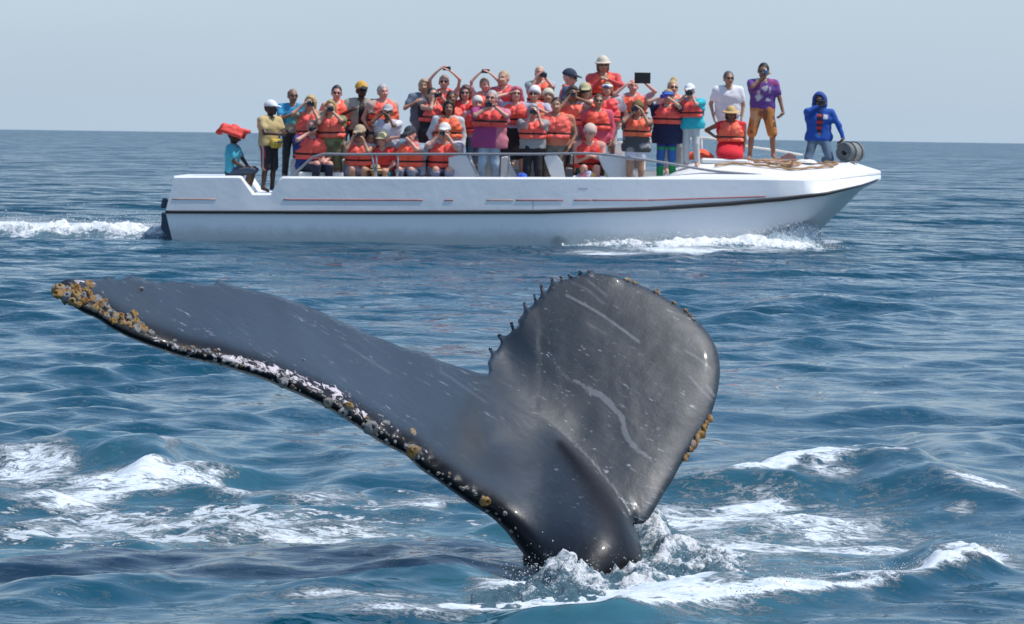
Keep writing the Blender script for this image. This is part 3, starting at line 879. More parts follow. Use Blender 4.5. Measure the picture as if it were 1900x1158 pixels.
    for i, (x, y, rad, kind) in enumerate(spots):
        dvec = U(x, y, 10.0) - CAM; dvec /= np.linalg.norm(dvec)
        hit, nor, _, _ = bv.ray_cast(Vector(CAM), Vector(dvec))
        if hit is None:
            hit, nor, _, _ = bv.find_nearest(Vector(U(x, y, float(fd([(x, y)])[0]) + .08)))
        if nor.dot(Vector(dvec)) > 0: nor = -nor
        nv = nor
        if x > 1000:
            nv = (nor + Vector((.8, 0, .1))).normalized()
        q = nv.to_track_quat('Z', 'Y') 
        o = bpy.data.objects.new("barnacle", protos[(kind, i % 4)])
        COL.objects.link(o)
        o.parent = root
        o.location = hit - Vector(loc)
        o.rotation_mode = 'QUATERNION'
        from mathutils import Quaternion
        o.rotation_quaternion = q @ Quaternion((0, 0, 1), r.uniform(0, 6.28))
        sc = rad * 14.2 / F * 1.08
        o.scale = (sc, sc, sc * r.uniform(.8, 1.3))
    return root
build_whale()
# ------------------------------------------------------------------ the tour boat
YN, YC, HB = 60.0, 61.3, 1.3      # near side, centre line, half beam
def BX(px): return (px - CX) * YN / F
def BZ(px, py, Y=YN): return float(U(px, py, Y)[2])
def PB(px, py, Y=YN): return U(px, py, Y)

_ST = [320, 345, 400, 440, 444, 466, 500, 516, 521, 600, 720, 860, 1000, 1100, 1180, 1240, 1300, 1370, 1440, 1490, 1525, 1555, 1580, 1605, 1625, 1643]
_SHE = ([300, 320, 440, 444, 466, 500, 516, 521, 700, 1000, 1290, 1400, 1490, 1530, 1580, 1643], [330, 330, 330, 331, 362, 362, 335, 331, 332, 332.5, 333, 334, 335, 336, 330, 324])
_RUB = ([300, 700, 1000, 1200, 1350, 1450, 1530, 1600, 1643], [393, 394, 393, 387.5, 378, 369, 359.5, 344, 331])
_CHI = ([300, 1360, 1430, 1500, 1555, 1600, 1643], [470, 470, 445, 405, 370, 352, 334])
_KEE = ([300, 1440, 1500, 1525, 1570, 1610, 1643], [500, 492, 460, 433, 391, 351, 335])
_BSH = ([300, 1440, 1490, 1530, 1580, 1620, 1643], [1.3, 1.3, 1.22, .98, .72, .45, .16])
_BRU = ([300, 1440, 1500, 1530, 1580, 1620, 1643], [1.32, 1.32, 1.29, 1.22, .95, .55, .2])
_BCH = ([300, 1300, 1400, 1500, 1555, 1600, 1643], [1.285, 1.285, 1.23, 1.05, .80, .52, .18])
_ZDK = ([300, 1180, 1240, 1300, 1400, 1580, 1643], [0, 0, .10, .30, .30, .27, .02])   # crown of the deck over the sheer line

def sheer_z(px): return np.array([BZ(a, np.interp(a, *_SHE)) for a in np.atleast_1d(px)])
def deck_z(x, y):
    px = CX + x * F / YN
    zs = float(sheer_z(px)[0]); b = np.interp(px, *_BSH)
    cr = np.interp(px, *_ZDK)
    t = min(1.0, abs(y - YC) / b)
    return zs + cr * (1 - t ** 2.4)

def loft(lines, close_first=False, flip=False):
    """lines: list of (n,3) arrays -> strip mesh between them"""
    n = len(lines[0])
    V = np.concatenate(lines)
    Q = []
    for k in range(len(lines) - 1):
        for i in range(n - 1):
            q = [k * n + i, k * n + i + 1, (k + 1) * n + i + 1, (k + 1) * n + i]
            Q.append(q[::-1] if flip else q)
    return V, Q

def build_boat():
    root = thing("tour_boat", (BX(975), YC, 0), "long white open tour boat with grey side rails carrying the crowd", "boat")
    o0 = np.array(root.location)
    white = plain("gelcoat_white", (.80, .80, .78), .32, .05, 1.5, dirt=((.60, .57, .50), 3.0, .35))
    side_m, n, l, p = mat_new("gelcoat_side")
    tc = n.new("ShaderNodeTexCoord"); ob = tc.outputs["Object"]
    n1 = noise_node(n, l, .9, 5, .6, ob)
    mp = n.new("ShaderNodeMapping"); l.new(ob, mp.inputs[0]); mp.inputs["Scale"].default_value = (14, 1, .5)
    n2 = noise_node(n, l, 1.0, 4, .6, mp.outputs[0])
    c = mix_col(n, l, n1.outputs[0], (.70, .71, .71), (.78, .79, .79))
    c = mix_col(n, l, math_node(n, l, 'MULTIPLY', ramp(n, l, n2.outputs[0], (.6, .8)), .22), c, (.62, .58, .48))
    # salt and weed along the waterline, scuffs
    szz = n.new("ShaderNodeSeparateXYZ"); l.new(ob, szz.inputs[0])
    nw = noise_node(n, l, 5, 6, .7, ob, .4)
    wlm = ramp(n, l, math_node(n, l, 'MULTIPLY_ADD', nw.outputs[0], -.34, szz.outputs["Z"]), (.16, -.10))
    c = mix_col(n, l, math_node(n, l, 'MULTIPLY', wlm, .55), c, (.34, .36, .33))
    mp2 = n.new("ShaderNodeMapping"); l.new(ob, mp2.inputs[0]); mp2.inputs["Scale"].default_value = (1.2, 1, 16)
    nsf = noise_node(n, l, 2.0, 7, .75, mp2.outputs[0], .3)
    c = mix_col(n, l, math_node(n, l, 'MULTIPLY', ramp(n, l, nsf.outputs[0], (.60, .74)), .35), c, (.45, .46, .46))
    # a soot smudge low on the hull
    sx = n.new("ShaderNodeSeparateXYZ"); l.new(ob, sx.inputs[0])
    smx = BX(1035) - o0[0]; smz = BZ(1035, 447)
    dx = math_node(n, l, 'MULTIPLY', math_node(n, l, 'SUBTRACT', sx.outputs["X"], smx), 4.2)
    dz = math_node(n, l, 'MULTIPLY', math_node(n, l, 'SUBTRACT', sx.outputs["Z"], smz), 8.0)
    r2 = math_node(n, l, 'ADD', math_node(n, l, 'MULTIPLY', dx, dx), math_node(n, l, 'MULTIPLY', dz, dz))
    n3 = noise_node(n, l, 9, 5, .6, ob)
    sm = ramp(n, l, math_node(n, l, 'MULTIPLY_ADD', n3.outputs[0], 1.2, math_node(n, l, 'MULTIPLY', r2, -1.0)), (-.2, .75))
    near = math_node(n, l, 'LESS_THAN', r2, 4.0)
    c = mix_col(n, l, math_node(n, l, 'MULTIPLY', math_node(n, l, 'MULTIPLY', sm, near), .6), c, (.16, .17, .18))
    l.new(c, p.inputs["Base Color"]); p.inputs["Roughness"].default_value = .28
    bp = n.new("ShaderNodeBump"); bp.inputs["Distance"].default_value = .02; l.new(n1.outputs[0], bp.inputs["Height"]); l.new(bp.outputs[0], p.inputs["Normal"])
    black = plain("black_rubber", (.02, .021, .024), .6, .3, 8)
    navy = plain("navy_antifoul", (.022, .045, .075), .5, .3, 8)

    st = np.concatenate([np.linspace(a, b, 4, endpoint=False) for a, b in zip(_ST[:-1], _ST[1:])] + [[_ST[-1]]])
    st = np.unique(np.concatenate([st, np.linspace(1440, 1643, 60)]))
    def line(tab, bt, sgn, aft):
        px = st + np.maximum(0, 1 - (st - 320) / 40) * aft
        L = []
        for a in px:
            b = np.interp(a, *bt) if isinstance(bt, tuple) else bt
            Yn = YC - b if bt != 0 else YC
            z = BZ(a, np.interp(a, *tab), Yn)
            L.append([(a - CX) * YN / F, YC + sgn * (b if bt != 0 else 0), z])
        return np.array(L) - o0
    she = {s: line(_SHE, _BSH, s, 0) for s in (-1, 1)}
    rub = {s: line(_RUB, _BRU, s, -15) for s in (-1, 1)}
    chi = {s: line(_CHI, _BCH, s, 4) for s in (-1, 1)}
    kee = line(_KEE, 0, -1, 10)
    # lower hull with a soft bilge between rub and chine
    def hull_side(s):
        r0 = rub[s].copy(); r0[:, 1] -= s * .02; r0[:, 2] -= .01
        L = [r0]
        for t in (.25, .5, .75, .92):
            m = r0 * (1 - t) + chi[s] * t
            bul = np.sin(np.pi * t) * .03
            m[:, 1] += s * bul
            L.append(m)
        L.append(chi[s])
        for t in (.06, .3, .6):
            L.append(chi[s] * (1 - t) + kee * t)
        L.append(kee)
        return L
    mb = MB()
    for s in (-1, 1):
        V, Q = loft(hull_side(s), flip=(s < 0)); mb.add(V, Q)
    # transom below the rub line
    a = hull_side(-1); b = hull_side(1)
    ring = [x[0] for x in a] + [x[0] for x in b[::-1]][1:]
    mb.add(np.array(ring + [np.mean(ring, 0)]), [], [[i, i + 1, len(ring)] for i in range(len(ring) - 1)] + [[len(ring) - 1, 0, len(ring)]])
    me = mb.mesh("hull", True); me.set_sharp_from_angle(angle=math.radians(22))
    link("hull", me, side_m, root)
    # top sides: rub line to sheer, slightly tumbled, with a step below the red stripe
    mb = MB()
    for s in (-1, 1):
        L = []
        for t in (0, .02, .30, .325, .6, .97, 1):
            m = rub[s] * (1 - t) + she[s] * t
            m[:, 1] += s * (np.interp(t, [0, .02, .30, .325, 1], [0, 0, 0, 0, 0]))
            L.append(m)
        V, Q = loft(L, flip=(s > 0)); mb.add(V, Q)
    L0 = [rub[-1][0], she[-1][0], she[1][0], rub[1][0]]
    mb.add(np.array(L0), [[0, 1, 2, 3]])
    link("topside", mb.mesh("topside", True), side_m, root)
    # deck: gunwale, cockpit well, crowned foredeck
    mb = MB()
    Ls = []
    for k, (fy, kind) in enumerate([(1.0, 'edge'), (.97, 'lip'), (.86, 'lip'), (.85, 'wall'), (.84, 'floor'), (.45, 'floor'), (0, 'floor'), (-.45, 'floor'), (-.84, 'floor'), (-.85, 'wall'), (-.86, 'lip'), (-.97, 'lip'), (-1.0, 'edge')]):
        L = []
        for i, a in enumerate(st):
            x, yy, z = she[-1][i]
            b = abs(yy)
            X, Yw = x + o0[0], YC - fy * b
            dz = deck_z(X, Yw) + (.035 if kind == 'lip' else 0.0 if kind == 'edge' else .035)
            well = sstep(519, 523, a) * (1 - sstep(1185, 1250, a))
            if kind == 'floor': dz = dz * (1 - well) + .86 * well
            if kind == 'wall': dz = dz
            L.append([X, Yw, dz])
        Ls.append(np.array(L) - o0)
    V, Q = loft(Ls, flip=False); mb.add(V, Q)
    me = mb.mesh("deck", True)
    me.set_sharp_from_angle(angle=math.radians(40))
    link("deck", me, white, root)
    # black rubbing strake
    for s in (-1, 1):
        mb = MB()
        pts = rub[s].copy(); pts[:, 1] += s * .012
        mb.tube(pts[:-3], np.interp(st[:-3], [300, 900, 1450, 1530, 1620], [.026, .034, .040, .030, .012]), 8)
        link("rub_rail", mb.mesh("rub_rail", True), black, root)
    # red-brown stripes, broken as worn
    red = plain("stripe_red", (.42, .13, .12), .6, .35, 5)
    brn = plain("stripe_brown", (.50, .26, .19), .6, .35, 5)
    for a, b, m in [(317, 398, brn), (523, 782, red), (900, 950, brn), (954, 1042, red), (1062, 1094, red), (1096, 1200, red), (1200, 1417, red), (822, 838, red)]:
        pxs = np.linspace(a, b, max(6, int((b - a) / 12)))
        pts = []
        for q in pxs:
            py = np.interp(q, [300, 400, 780, 1000, 1200, 1417], [369.5, 370, 371.5, 371.5, 371.5, 364.5])
            zr = BZ(q, np.interp(q, *_RUB)); zsh = BZ(q, np.interp(q, *_SHE)); z = BZ(q, py)
            t = (z - zr) / (zsh - zr)
            yb = np.interp(q, *_BRU) * (1 - t) + np.interp(q, *_BSH) * t
            pts.append([BX(q), YC - yb + .003, z])
        mb = MB(); mb.tube(np.array(pts) - o0, .014 if m is red else .012, 6)
        link("side_stripe", mb.mesh("side_stripe", True), m, root)
    # hull seam, tiny drain fitting and dark vent slot
    mb = MB(); mb.box(PB(989, 382, YN - .0165) - o0, (.0025, .003, .085)); link("hull_seam", mb.mesh("hull_seam"), black, root)
    mb = MB(); mb.box(PB(1082, 349.5, YN - .0065) - o0, (.08, .004, .005), bev=.002); link("vent_slot", mb.mesh("vent_slot"), plain("slate_grey", (.28, .32, .40), .5), root)
    mb = MB(); mb.lathe([(.02, 0), (.022, .015), (.012, .02)], 10, rot('x', math.pi / 2), PB(418, 413, YN + .025) - o0); link("drain", mb.mesh("drain", True), black, root)
    # dark outdrive housing on the stern
    mb = MB()
    P = [PB(304, 394, YC - .9), PB(313, 396, YC - .9), PB(326, 444, YC - .9), PB(316, 440, YC - .9), PB(303, 424, YC - .9)]
    P = np.array([[q[0], 0, q[2]] for q in P])
    n_ = len(P)
    A, B = P.copy(), P.copy(); A[:, 1] = YC - 1.28; B[:, 1] = YC + 1.28
    mb.add(np.concatenate([A, B]) - o0, [[i, (i + 1) % n_, n_ + (i + 1) % n_, n_ + i] for i in range(n_)], [[0, 2, 1], [0, 3, 2], [0, 4, 3], [n_, n_ + 1, n_ + 2], [n_, n_ + 2, n_ + 3], [n_, n_ + 3, n_ + 4]])
    link("stern_bracket", mb.mesh("stern_bracket"), navy, root)
    mb = MB(); mb.box(PB(305, 377, YC - 1.15) - o0, (.045, .10, .09), rot('y', .25), .02); link("stern_fender", mb.mesh("stern_fender"), navy, root)
    # seats, lockers and the console bulkhead
    seat_m = plain("seat_white", (.80, .80, .78), .45, .05, 4)
    def slab(pts, Y, thick, name="seat", m=seat_m, bend=0):
        P = np.array([PB(a, b, Y) for a, b in pts]); k = len(P)
        A = P.copy(); B = P.copy(); B[:, 1] += thick
        m2 = MB()
        m2.add(np.concatenate([A, B]) - o0, [[i, (i + 1) % k, k + (i + 1) % k, k + i][::-1] for i in range(k)], [[0, i, i + 1] for i in range(1, k - 1)] + [[k, k + i + 1, k + i] for i in range(1, k - 1)])
        ob_ = link(name, m2.mesh(name), m, root)
        bv = ob_.modifiers.new("edge", 'BEVEL'); bv.width = .018; bv.segments = 2; bv.limit_method = 'ANGLE'
        return ob_
    slab([(833, 334), (832, 292), (846, 289), (872, 287), (889, 334)], 60.45, .5)
    slab([(928, 336), (930, 292), (941, 289), (965, 336)], 60.75, .5)
    slab([(1026, 336), (1018, 318), (1009, 292), (1013, 289), (1034, 288), (1044, 302), (1050, 336)], 60.55, .45)
    slab([(1133, 336), (1118, 312), (1108, 287), (1150, 286), (1168, 302), (1182, 336)], 60.5, .45)
    slab([(1139, 300), (1141, 268), (1150, 262), (1160, 264), (1166, 290)], 61.0, .5)
    slab([(540, 338), (538, 300), (572, 262), (606, 260), (606, 338)], 60.95, .08, "bulkhead", white)
    tan = plain("locker_tan", (.46, .27, .17), .5, .2, 4)
    slab([(618, 338), (616, 262), (662, 262), (672, 300), (674, 338)], 60.9, .55, "locker", tan)
    slab([(636, 338), (634, 296), (644, 294), (650, 338)], 60.85, .04, "locker_door", seat_m)
    slab([(892, 338), (893, 288), (925, 288), (930, 338)], 61.0, .5, "locker", plain("locker_grey", (.42, .42, .40), .5, .15, 4))
    # stepped benches the crowd stands on
    for (a, b, y0, y1, z) in [(530, 1235, 60.82, 61.2, 1.08), (690, 1240, 61.2, 61.6, 1.33), (760, 1200, 61.6, 62.3, 1.58)]:
        mb = MB()
        xa, xb = BX(a), BX(b)
        mb.box(np.array([(xa + xb) / 2, (y0 + y1) / 2, (z + .83) / 2]) - o0, ((xb - xa) / 2, (y1 - y0) / 2 - .002, (z - .83) / 2), bev=.02)
        link("bench", mb.mesh("bench"), seat_m, root)
    for (a, b, zt) in [(548, 632, 1.22), (650, 727, 1.14), (728, 835, 1.15), (1060, 1120, 1.22)]:
        mb = MB(); xa, xb = BX(a), BX(b)
        mb.box(np.array([(xa + xb) / 2, 60.62, (zt + .86) / 2]) - o0, ((xb - xa) / 2, .19, (zt - .86) / 2), bev=.02)
        link("bench", mb.mesh("bench"), seat_m, root)
    # rails
    steel = plain("rail_steel", (.27, .28, .30), .4, .15, 10, metal=.3)
    def rail(pts, r=.023, name="rail", Y=60.14, m=steel):
        P = catmull(np.array([PB(a, b, Y) for a, b in pts]), .12)
        mb = MB(); mb.tube(P - o0, r, 8)
        return link(name, mb.mesh(name, True), m, root)
    main = rail([(537, 329), (560, 310), (582, 291), (600, 286), (640, 286.5), (760, 286), (900, 286), (1000, 286), (1095, 285), (1150, 290), (1220, 300), (1290, 312), (1330, 318), (1400, 324), (1452, 329.5), (1480, 331.5)])
    for a in [(690, 286, 697, 329), (699, 286, 698, 329), (739, 287, 737, 329), (867, 287, 889, 330), (945, 286, 943, 330)]:
        mb = MB(); mb.tube(np.array([PB(a[0], a[1], 60.14), PB(a[2], a[3], 60.14)]) - o0, .020, 8)
        pob = link("rail_post", mb.mesh("rail_post", True), steel, root)
    far_m = plain("rail_cream", (.72, .68, .60), .45, .1, 6)
    rail([(1180, 262), (1260, 262), (1300, 256), (1325, 258), (1390, 272), (1440, 279), (1490, 288)], .020, "rail", 62.45, far_m)
    mb = MB(); mb.tube(np.array([PB(1302, 256, 62.45), PB(1302, 300, 62.45)]) - o0, .02, 8); link("rail_post", mb.mesh("rail_post", True), far_m, root)
    # foredeck hatch and thin cleats
    mb = MB()
    x0 = BX(1345)
    mb.box(np.array([x0, YC - .35, deck_z(x0, YC - .35) + .03]) - o0, (.42, .32, .045), rot('y', .02), .03)
    link("hatch", mb.mesh("hatch"), white, root)
    for q in (1462, 1590):
        mb = MB(); x0 = BX(q); z0 = deck_z(x0, YC - .3)
        mb.box(np.array([x0, YC - .3, z0 + .03]) - o0, (.02, .02, .03), bev=.005); mb.box(np.array([x0, YC - .3, z0 + .065]) - o0, (.09, .018, .014), bev=.008)
        link("cleat", mb.mesh("cleat"), steel, root)
    return root
boat = build_boat()

# ------------------------------------------------------------------ loose gear on the boat
def build_gear():
    # rolled grey mat held by the kneeling man
    c = PB(1577, 291, 61.25); rad = .178
    c[2] = deck_z(c[0], c[1]) + rad + .01
    th_ = thing("rolled_mat", c, "grey rolled-up mat lying on the bow beside the kneeling man", "mat")
    mb = MB()
    # spiral of mat seen end-on
    R = rot('z', math.radians(-33)) 
    tt = np.linspace(0, 3.4 * 2 * math.pi, 90)
    rr = .05 + (rad - .055) * tt / tt[-1]
    wid = .26
    sp = np.stack([rr * np.cos(tt), np.zeros_like(tt), rr * np.sin(tt)], 1)
    th2 = .011
    V = []
    for y in (-wid, wid):
        for k in (-th2, th2):
            s_ = sp.copy(); f = 1 + k / np.maximum(rr, .02); s_[:, 0] *= f; s_[:, 2] *= f; s_[:, 1] = y
            V.append(s_)
    n = len(tt)
    Q = []
    for i in range(n - 1):
        Q += [[i, i + 1, n + i + 1, n + i], [2 * n + i, 3 * n + i, 3 * n + i + 1, 2 * n + i + 1], [i, 2 * n + i, 2 * n + i + 1, i + 1], [n + i, n + i + 1, 3 * n + i + 1, 3 * n + i]]
    mb.add(np.concatenate(V) @ R.T, Q)
    link("roll", mb.mesh("roll", True), plain("mat_grey", (.21, .22, .22), .85, .25, 9, .004, 60), th_)
    mb = MB(); a = np.linspace(0, 2 * math.pi, 25)
    for y in (-.12, .13):
        mb.tube((np.stack([(rad + .012) * np.cos(a), np.full(25, y), (rad + .012) * np.sin(a)], 1)) @ R.T, .010, 6)
    link("cord", mb.mesh("cord", True), plain("cord_dark", (.05, .05, .05), .8), th_)
    # tangle of tan rope, planks and cloth on the foredeck
    ropem = plain("rope_tan", (.42, .25, .13), .85, .3, 30, .003, 90)
    r = np.random.default_rng(8)
    def rope(pts, rad, label):
        P = []
        for a, b in pts:
            x = BX(a); y = b
            P.append([x, y, deck_z(x, y) + rad + .012])
        P = catmull(np.array(P), .05)
        for q in P: q[2] = deck_z(q[0], q[1]) + rad + .036 + .008 * math.sin(q[0] * 23)
        o = P.mean(0)
        mb = MB(); mb.tube(P - o, rad, 6)
        t = link("rope", mb.mesh("rope", True), ropem, None, o)
        t["label"], t["category"], t["group"] = label, "rope", "tan ropes strewn on the foredeck"
    rope([(1325, 60.42), (1360, 60.6), (1420, 60.45), (1470, 60.35), (1500, 60.5), (1530, 60.7), (1550, 60.75)], .020, "long tan rope running along the near edge of the foredeck towards the bow")
    rope([(1385, 61.2), (1410, 60.9), (1440, 61.05), (1470, 60.8), (1450, 60.6), (1420, 60.8), (1435, 61.2), (1480, 61.1), (1500, 60.9), (1470, 60.7)], .022, "tangled tan rope coiled beside the bare feet of the man in orange shorts")
    rope([(1440, 60.7), (1460, 60.5), (1480, 60.6), (1495, 60.9), (1515, 61.0), (1540, 60.8), (1560, 60.9), (1535, 61.05)], .018, "looped tan rope in front of the kneeling man in blue")
    for i, (a, y, ln, an, lb) in enumerate([(1372, 60.75, .34, .1, "reddish plank lying flat on the foredeck near the girl in the red skirt"), (1440, 60.9, .30, .5, "short reddish plank between the feet of the man in orange shorts"), (1462, 60.55, .26, -.6, "slanting reddish plank at the near edge of the rope tangle"),
                                       (1468, 61.1, .22, .0, "small reddish plank behind the rope tangle"), (1415, 60.62, .30, -.1, "long reddish plank at the near deck edge below the man in orange shorts")]):
        x = BX(a)
        mb = MB(); mb.box((0, 0, 0), (ln / 2, .055, .014), rot('z', an), .004)
        t = link("plank", mb.mesh("plank"), plain("plank_red", (.46, .25, .17), .8, .3, 14), None, (x, y, deck_z(x, y) + .058 + .003 * i))
        t["label"], t["category"], t["group"] = lb, "plank", "planks lying on the foredeck"
    # crumpled pinkish cloth
    def cloth_heap(px, y, rx, ry, hz, rgb, label, name="cloth", cat="cloth", z=None, seed=0):
        g = np.linspace(-1, 1, 19); gx, gy = np.meshgrid(g, g)
        rr = np.hypot(gx, gy); 
        f = np.clip(1 - rr ** 2, 0, 1)
        hh = hz * f ** .5 * (1 + .45 * fbm(gx * 2.3 + seed, gy * 2.3, octv=3, seed=seed + 40))
        x0 = BX(px); z0 = deck_z(x0, y) + .036 if z is None else z
        k = np.where(rr > 1, 1 / np.maximum(rr, 1e-6), 1)
        V = np.stack([gx * k * rx, gy * k * ry, hh], -1).reshape(-1, 3)
        i = np.arange(18)[:, None] * 19 + np.arange(18)[None]
        Q = np.stack([i, i + 1, i + 20, i + 19], -1).reshape(-1, 4)
        t = link(name, make_mesh(name, V, Q), plain(name + "_" + str(seed), rgb, .85, .25, 10, .01, 12), None, (x0, y, z0))
        t["label"], t["category"] = label, cat
        return t
    cloth_heap(1470, 61.5, .17, .2, .13, (.62, .30, .22), "crumpled pink cloth heap on the foredeck left of the kneeling man", seed=1)
    cloth_heap(1500, 60.95, .2, .2, .06, (.72, .70, .66), "crumpled white cloth on the foredeck in front of the kneeling man", seed=2)
    cloth_heap(965, 60.34, .10, .12, .07, (.03, .10, .48), "small crumpled blue bag on the gunwale below the man in black trousers", "bag", "bag", 1.185, 3)
    # orange life vest left lying on the deck
    t = cloth_heap(1303, 61.3, .26, .2, .17, (.80, .12, .05), "loose orange life vest lying on the deck behind the kneeling girl", "life_vest", "life vest", None, 4)
    # striped beach ball-like bundle by the rail
    c = PB(1092, 327, 60.5)
    g = np.linspace(0, math.pi, 13); a = np.linspace(0, 2 * math.pi, 25)[:-1]
    V = np.array([[.24 * math.sin(p_) * math.cos(q), .17 * math.sin(p_) * math.sin(q), .15 * math.cos(p_)] for p_ in g for q in a])
    V += .008 * fbm(V[:, 0] * 9, V[:, 1] * 9, V[:, 2] * 9, 3, 6)[:, None]
    Q = [[i * 24 + j, i * 24 + (j + 1) % 24, (i + 1) * 24 + (j + 1) % 24, (i + 1) * 24 + j][::-1] for i in range(12) for j in range(24)]
    pal = np.array([[.45, .16, .26], [.75, .45, .08], [.5, .5, .62], [.10, .16, .36], [.42, .08, .08], [.55, .30, .40]])
    an = (np.arctan2(V[:, 2], V[:, 0]) / (2 * math.pi) * 12).astype(int) % 6
    c[2] = 1.16
    t = link("bundle", make_mesh("bundle", V, np.array(Q), pal[an]), vcol("cloth", .85, .15, .006, 14), None, c)
    t["label"], t["category"] = "round multicoloured cloth bundle by the rail below the person hugging the knees", "bundle"
build_gear()
# ------------------------------------------------------------------ people: one implicit body each, meshed with surface nets
class Field:
    def __init__(s, lo, hi, h, fine=(), hf=.011):
        s.ax = []
        for k in range(3):
            iv = [(a[k], b[k]) for a, b in fine]
            x = lo[k]; L = [x]
            while x < hi[k]:
                x += hf if any(a <= x <= b for a, b in iv) else h
                L.append(x)
            s.ax.append(np.array(L, np.float32))
        s.f = np.full([len(a) for a in s.ax], 9.0, np.float32)
    def sl(s, lo, hi):
        r = []
        for k in range(3):
            a, b = np.searchsorted(s.ax[k], lo[k]), np.searchsorted(s.ax[k], hi[k])
            r.append(slice(max(0, a - 1), min(len(s.ax[k]), b + 1)))
        return tuple(r)
    def pts(s, q):
        return s.ax[0][q[0]][:, None, None], s.ax[1][q[1]][None, :, None], s.ax[2][q[2]][None, None, :]
    def union(s, q, d, k):
        a = s.f[q]
        h = np.maximum(k - np.abs(a - d), 0) / k
        s.f[q] = np.minimum(a, d) - h * h * k * .25
    def cut(s, q, d, k):      # subtract shape d
        a = s.f[q]; d = -d
        h = np.maximum(k - np.abs(a - d), 0) / k
        s.f[q] = np.maximum(a, d) + h * h * k * .25
    def cone(s, a, b, ra, rb, sx=1.0, k=.03, off=0.0, cut=False):
        a, b = np.asarray(a, float), np.asarray(b, float)
        m = max(ra, rb) / sx + off + k + .03
        q = s.sl(np.minimum(a, b) - m, np.maximum(a, b) + m)
        if min(z.stop - z.start for z in q) <= 0: return
        X, Y, Z = s.pts(q)
        ba = b - a; ba2 = ba.copy(); ba2[0] *= sx
        px, py, pz = (X - a[0]) * sx, Y - a[1], Z - a[2]
        t = np.clip((px * ba2[0] + py * ba2[1] + pz * ba2[2]) / (ba2 @ ba2 + 1e-9), 0, 1)
        d = np.sqrt((px - t * ba2[0]) ** 2 + (py - t * ba2[1]) ** 2 + (pz - t * ba2[2]) ** 2) - (ra + (rb - ra) * t) - off
        (s.cut if cut else s.union)(q, d, k)
    def ell(s, c, r, R=None, k=.02, off=0.0, cut=False, box=None):
        c = np.asarray(c, float); r = np.asarray(r, float) + off
        m = max(r) + k + .03
        q = s.sl(c - m, c + m)
        if min(z.stop - z.start for z in q) <= 0: return
        X, Y, Z = s.pts(q)
        px, py, pz = X - c[0], Y - c[1], Z - c[2]
        if R is not None:
            R = np.asarray(R)
            px, py, pz = [R[0, i] * px + R[1, i] * py + R[2, i] * pz for i in range(3)]
        if box is None:
            g = np.sqrt((px / r[0]) ** 2 + (py / r[1]) ** 2 + (pz / r[2]) ** 2)
            g2 = np.sqrt((px / r[0] ** 2) ** 2 + (py / r[1] ** 2) ** 2 + (pz / r[2] ** 2) ** 2) + 1e-6
            d = g * (g - 1) / g2
        else:
            dx, dy, dz = np.abs(px) - r[0] + box, np.abs(py) - r[1] + box, np.abs(pz) - r[2] + box
            d = np.sqrt(np.maximum(dx, 0) ** 2 + np.maximum(dy, 0) ** 2 + np.maximum(dz, 0) ** 2) + np.minimum(np.maximum(np.maximum(dx, dy), dz), 0) - box
        (s.cut if cut else s.union)(q, d, k)
    def plane(s, p0, nrm, k=.01):
        """keep the side the normal points away from"""
        X, Y, Z = s.ax[0][:, None, None], s.ax[1][None, :, None], s.ax[2][None, None, :]
        d = (X - p0[0]) * nrm[0] + (Y - p0[1]) * nrm[1] + (Z - p0[2]) * nrm[2]
        a = s.f
        h = np.maximum(k - np.abs(a - d), 0) / k
        s.f = np.maximum(a, d) + h * h * k * .25
    def mesh(s):
        f = s.f; xs, ys, zs = s.ax
        sg = f < 0
        c = np.zeros([n - 1 for n in f.shape], np.int8)
        offs = [(i, j, k) for i in (0, 1) for j in (0, 1) for k in (0, 1)]
        sh = c.shape
        for i, j, k in offs:
            c += sg[i:i + sh[0], j:j + sh[1], k:k + sh[2]]
        mk = (c > 0) & (c < 8)
        I, J, K = np.nonzero(mk)
        n = len(I)
        if n == 0: return np.zeros((0, 3)), np.zeros((0, 4), int)
        idx = np.full(sh, -1, np.int32); idx[I, J, K] = np.arange(n)
        acc = np.zeros((n, 3)); cnt = np.zeros(n)
        A = [xs, ys, zs]
        for e in range(3):
            for o1 in (0, 1):
                for o2 in (0, 1):
                    o = [0, 0, 0]; oth = [x for x in range(3) if x != e]
                    o[oth[0]], o[oth[1]] = o1, o2
                    p = [I + o[0], J + o[1], K + o[2]]
                    q = [I + o[0], J + o[1], K + o[2]]; q[e] = q[e] + 1
                    fa, fb = f[p[0], p[1], p[2]], f[q[0], q[1], q[2]]
                    m = (fa < 0) != (fb < 0)
                    t = np.where(m, fa / (fa - fb + 1e-12), 0)
                    for ax in range(3):
                        va, vb = A[ax][p[ax]], A[ax][q[ax]]
                        acc[:, ax] += np.where(m, va + (vb - va) * t, 0)
                    cnt += m
        V = acc / np.maximum(cnt, 1)[:, None]
        Q = []
        for e in range(3):
            o1, o2 = [x for x in range(3) if x != e]
            sl0 = [slice(None)] * 3; sl1 = [slice(None)] * 3
            sl0[e] = slice(0, -1); sl1[e] = slice(1, None)
            ch = sg[tuple(sl0)] != sg[tuple(sl1)]
            P = list(np.nonzero(ch))
            ok = (P[o1] > 0) & (P[o2] > 0) & (P[o1] < sh[o1]) & (P[o2] < sh[o2])
            P = [x[ok] for x in P]
            ins = sg[P[0], P[1], P[2]]
            def g(a, b):
                q = [x.copy() for x in P]; q[o1] -= a; q[o2] -= b
                return idx[q[0], q[1], q[2]]
            quad = np.stack([g(1, 1), g(0, 1), g(0, 0), g(1, 0)], 1)
            fl = ins if e != 1 else ~ins
            quad = np.where(fl[:, None], quad, quad[:, ::-1])
            Q.append(quad)
        return V, np.concatenate(Q)

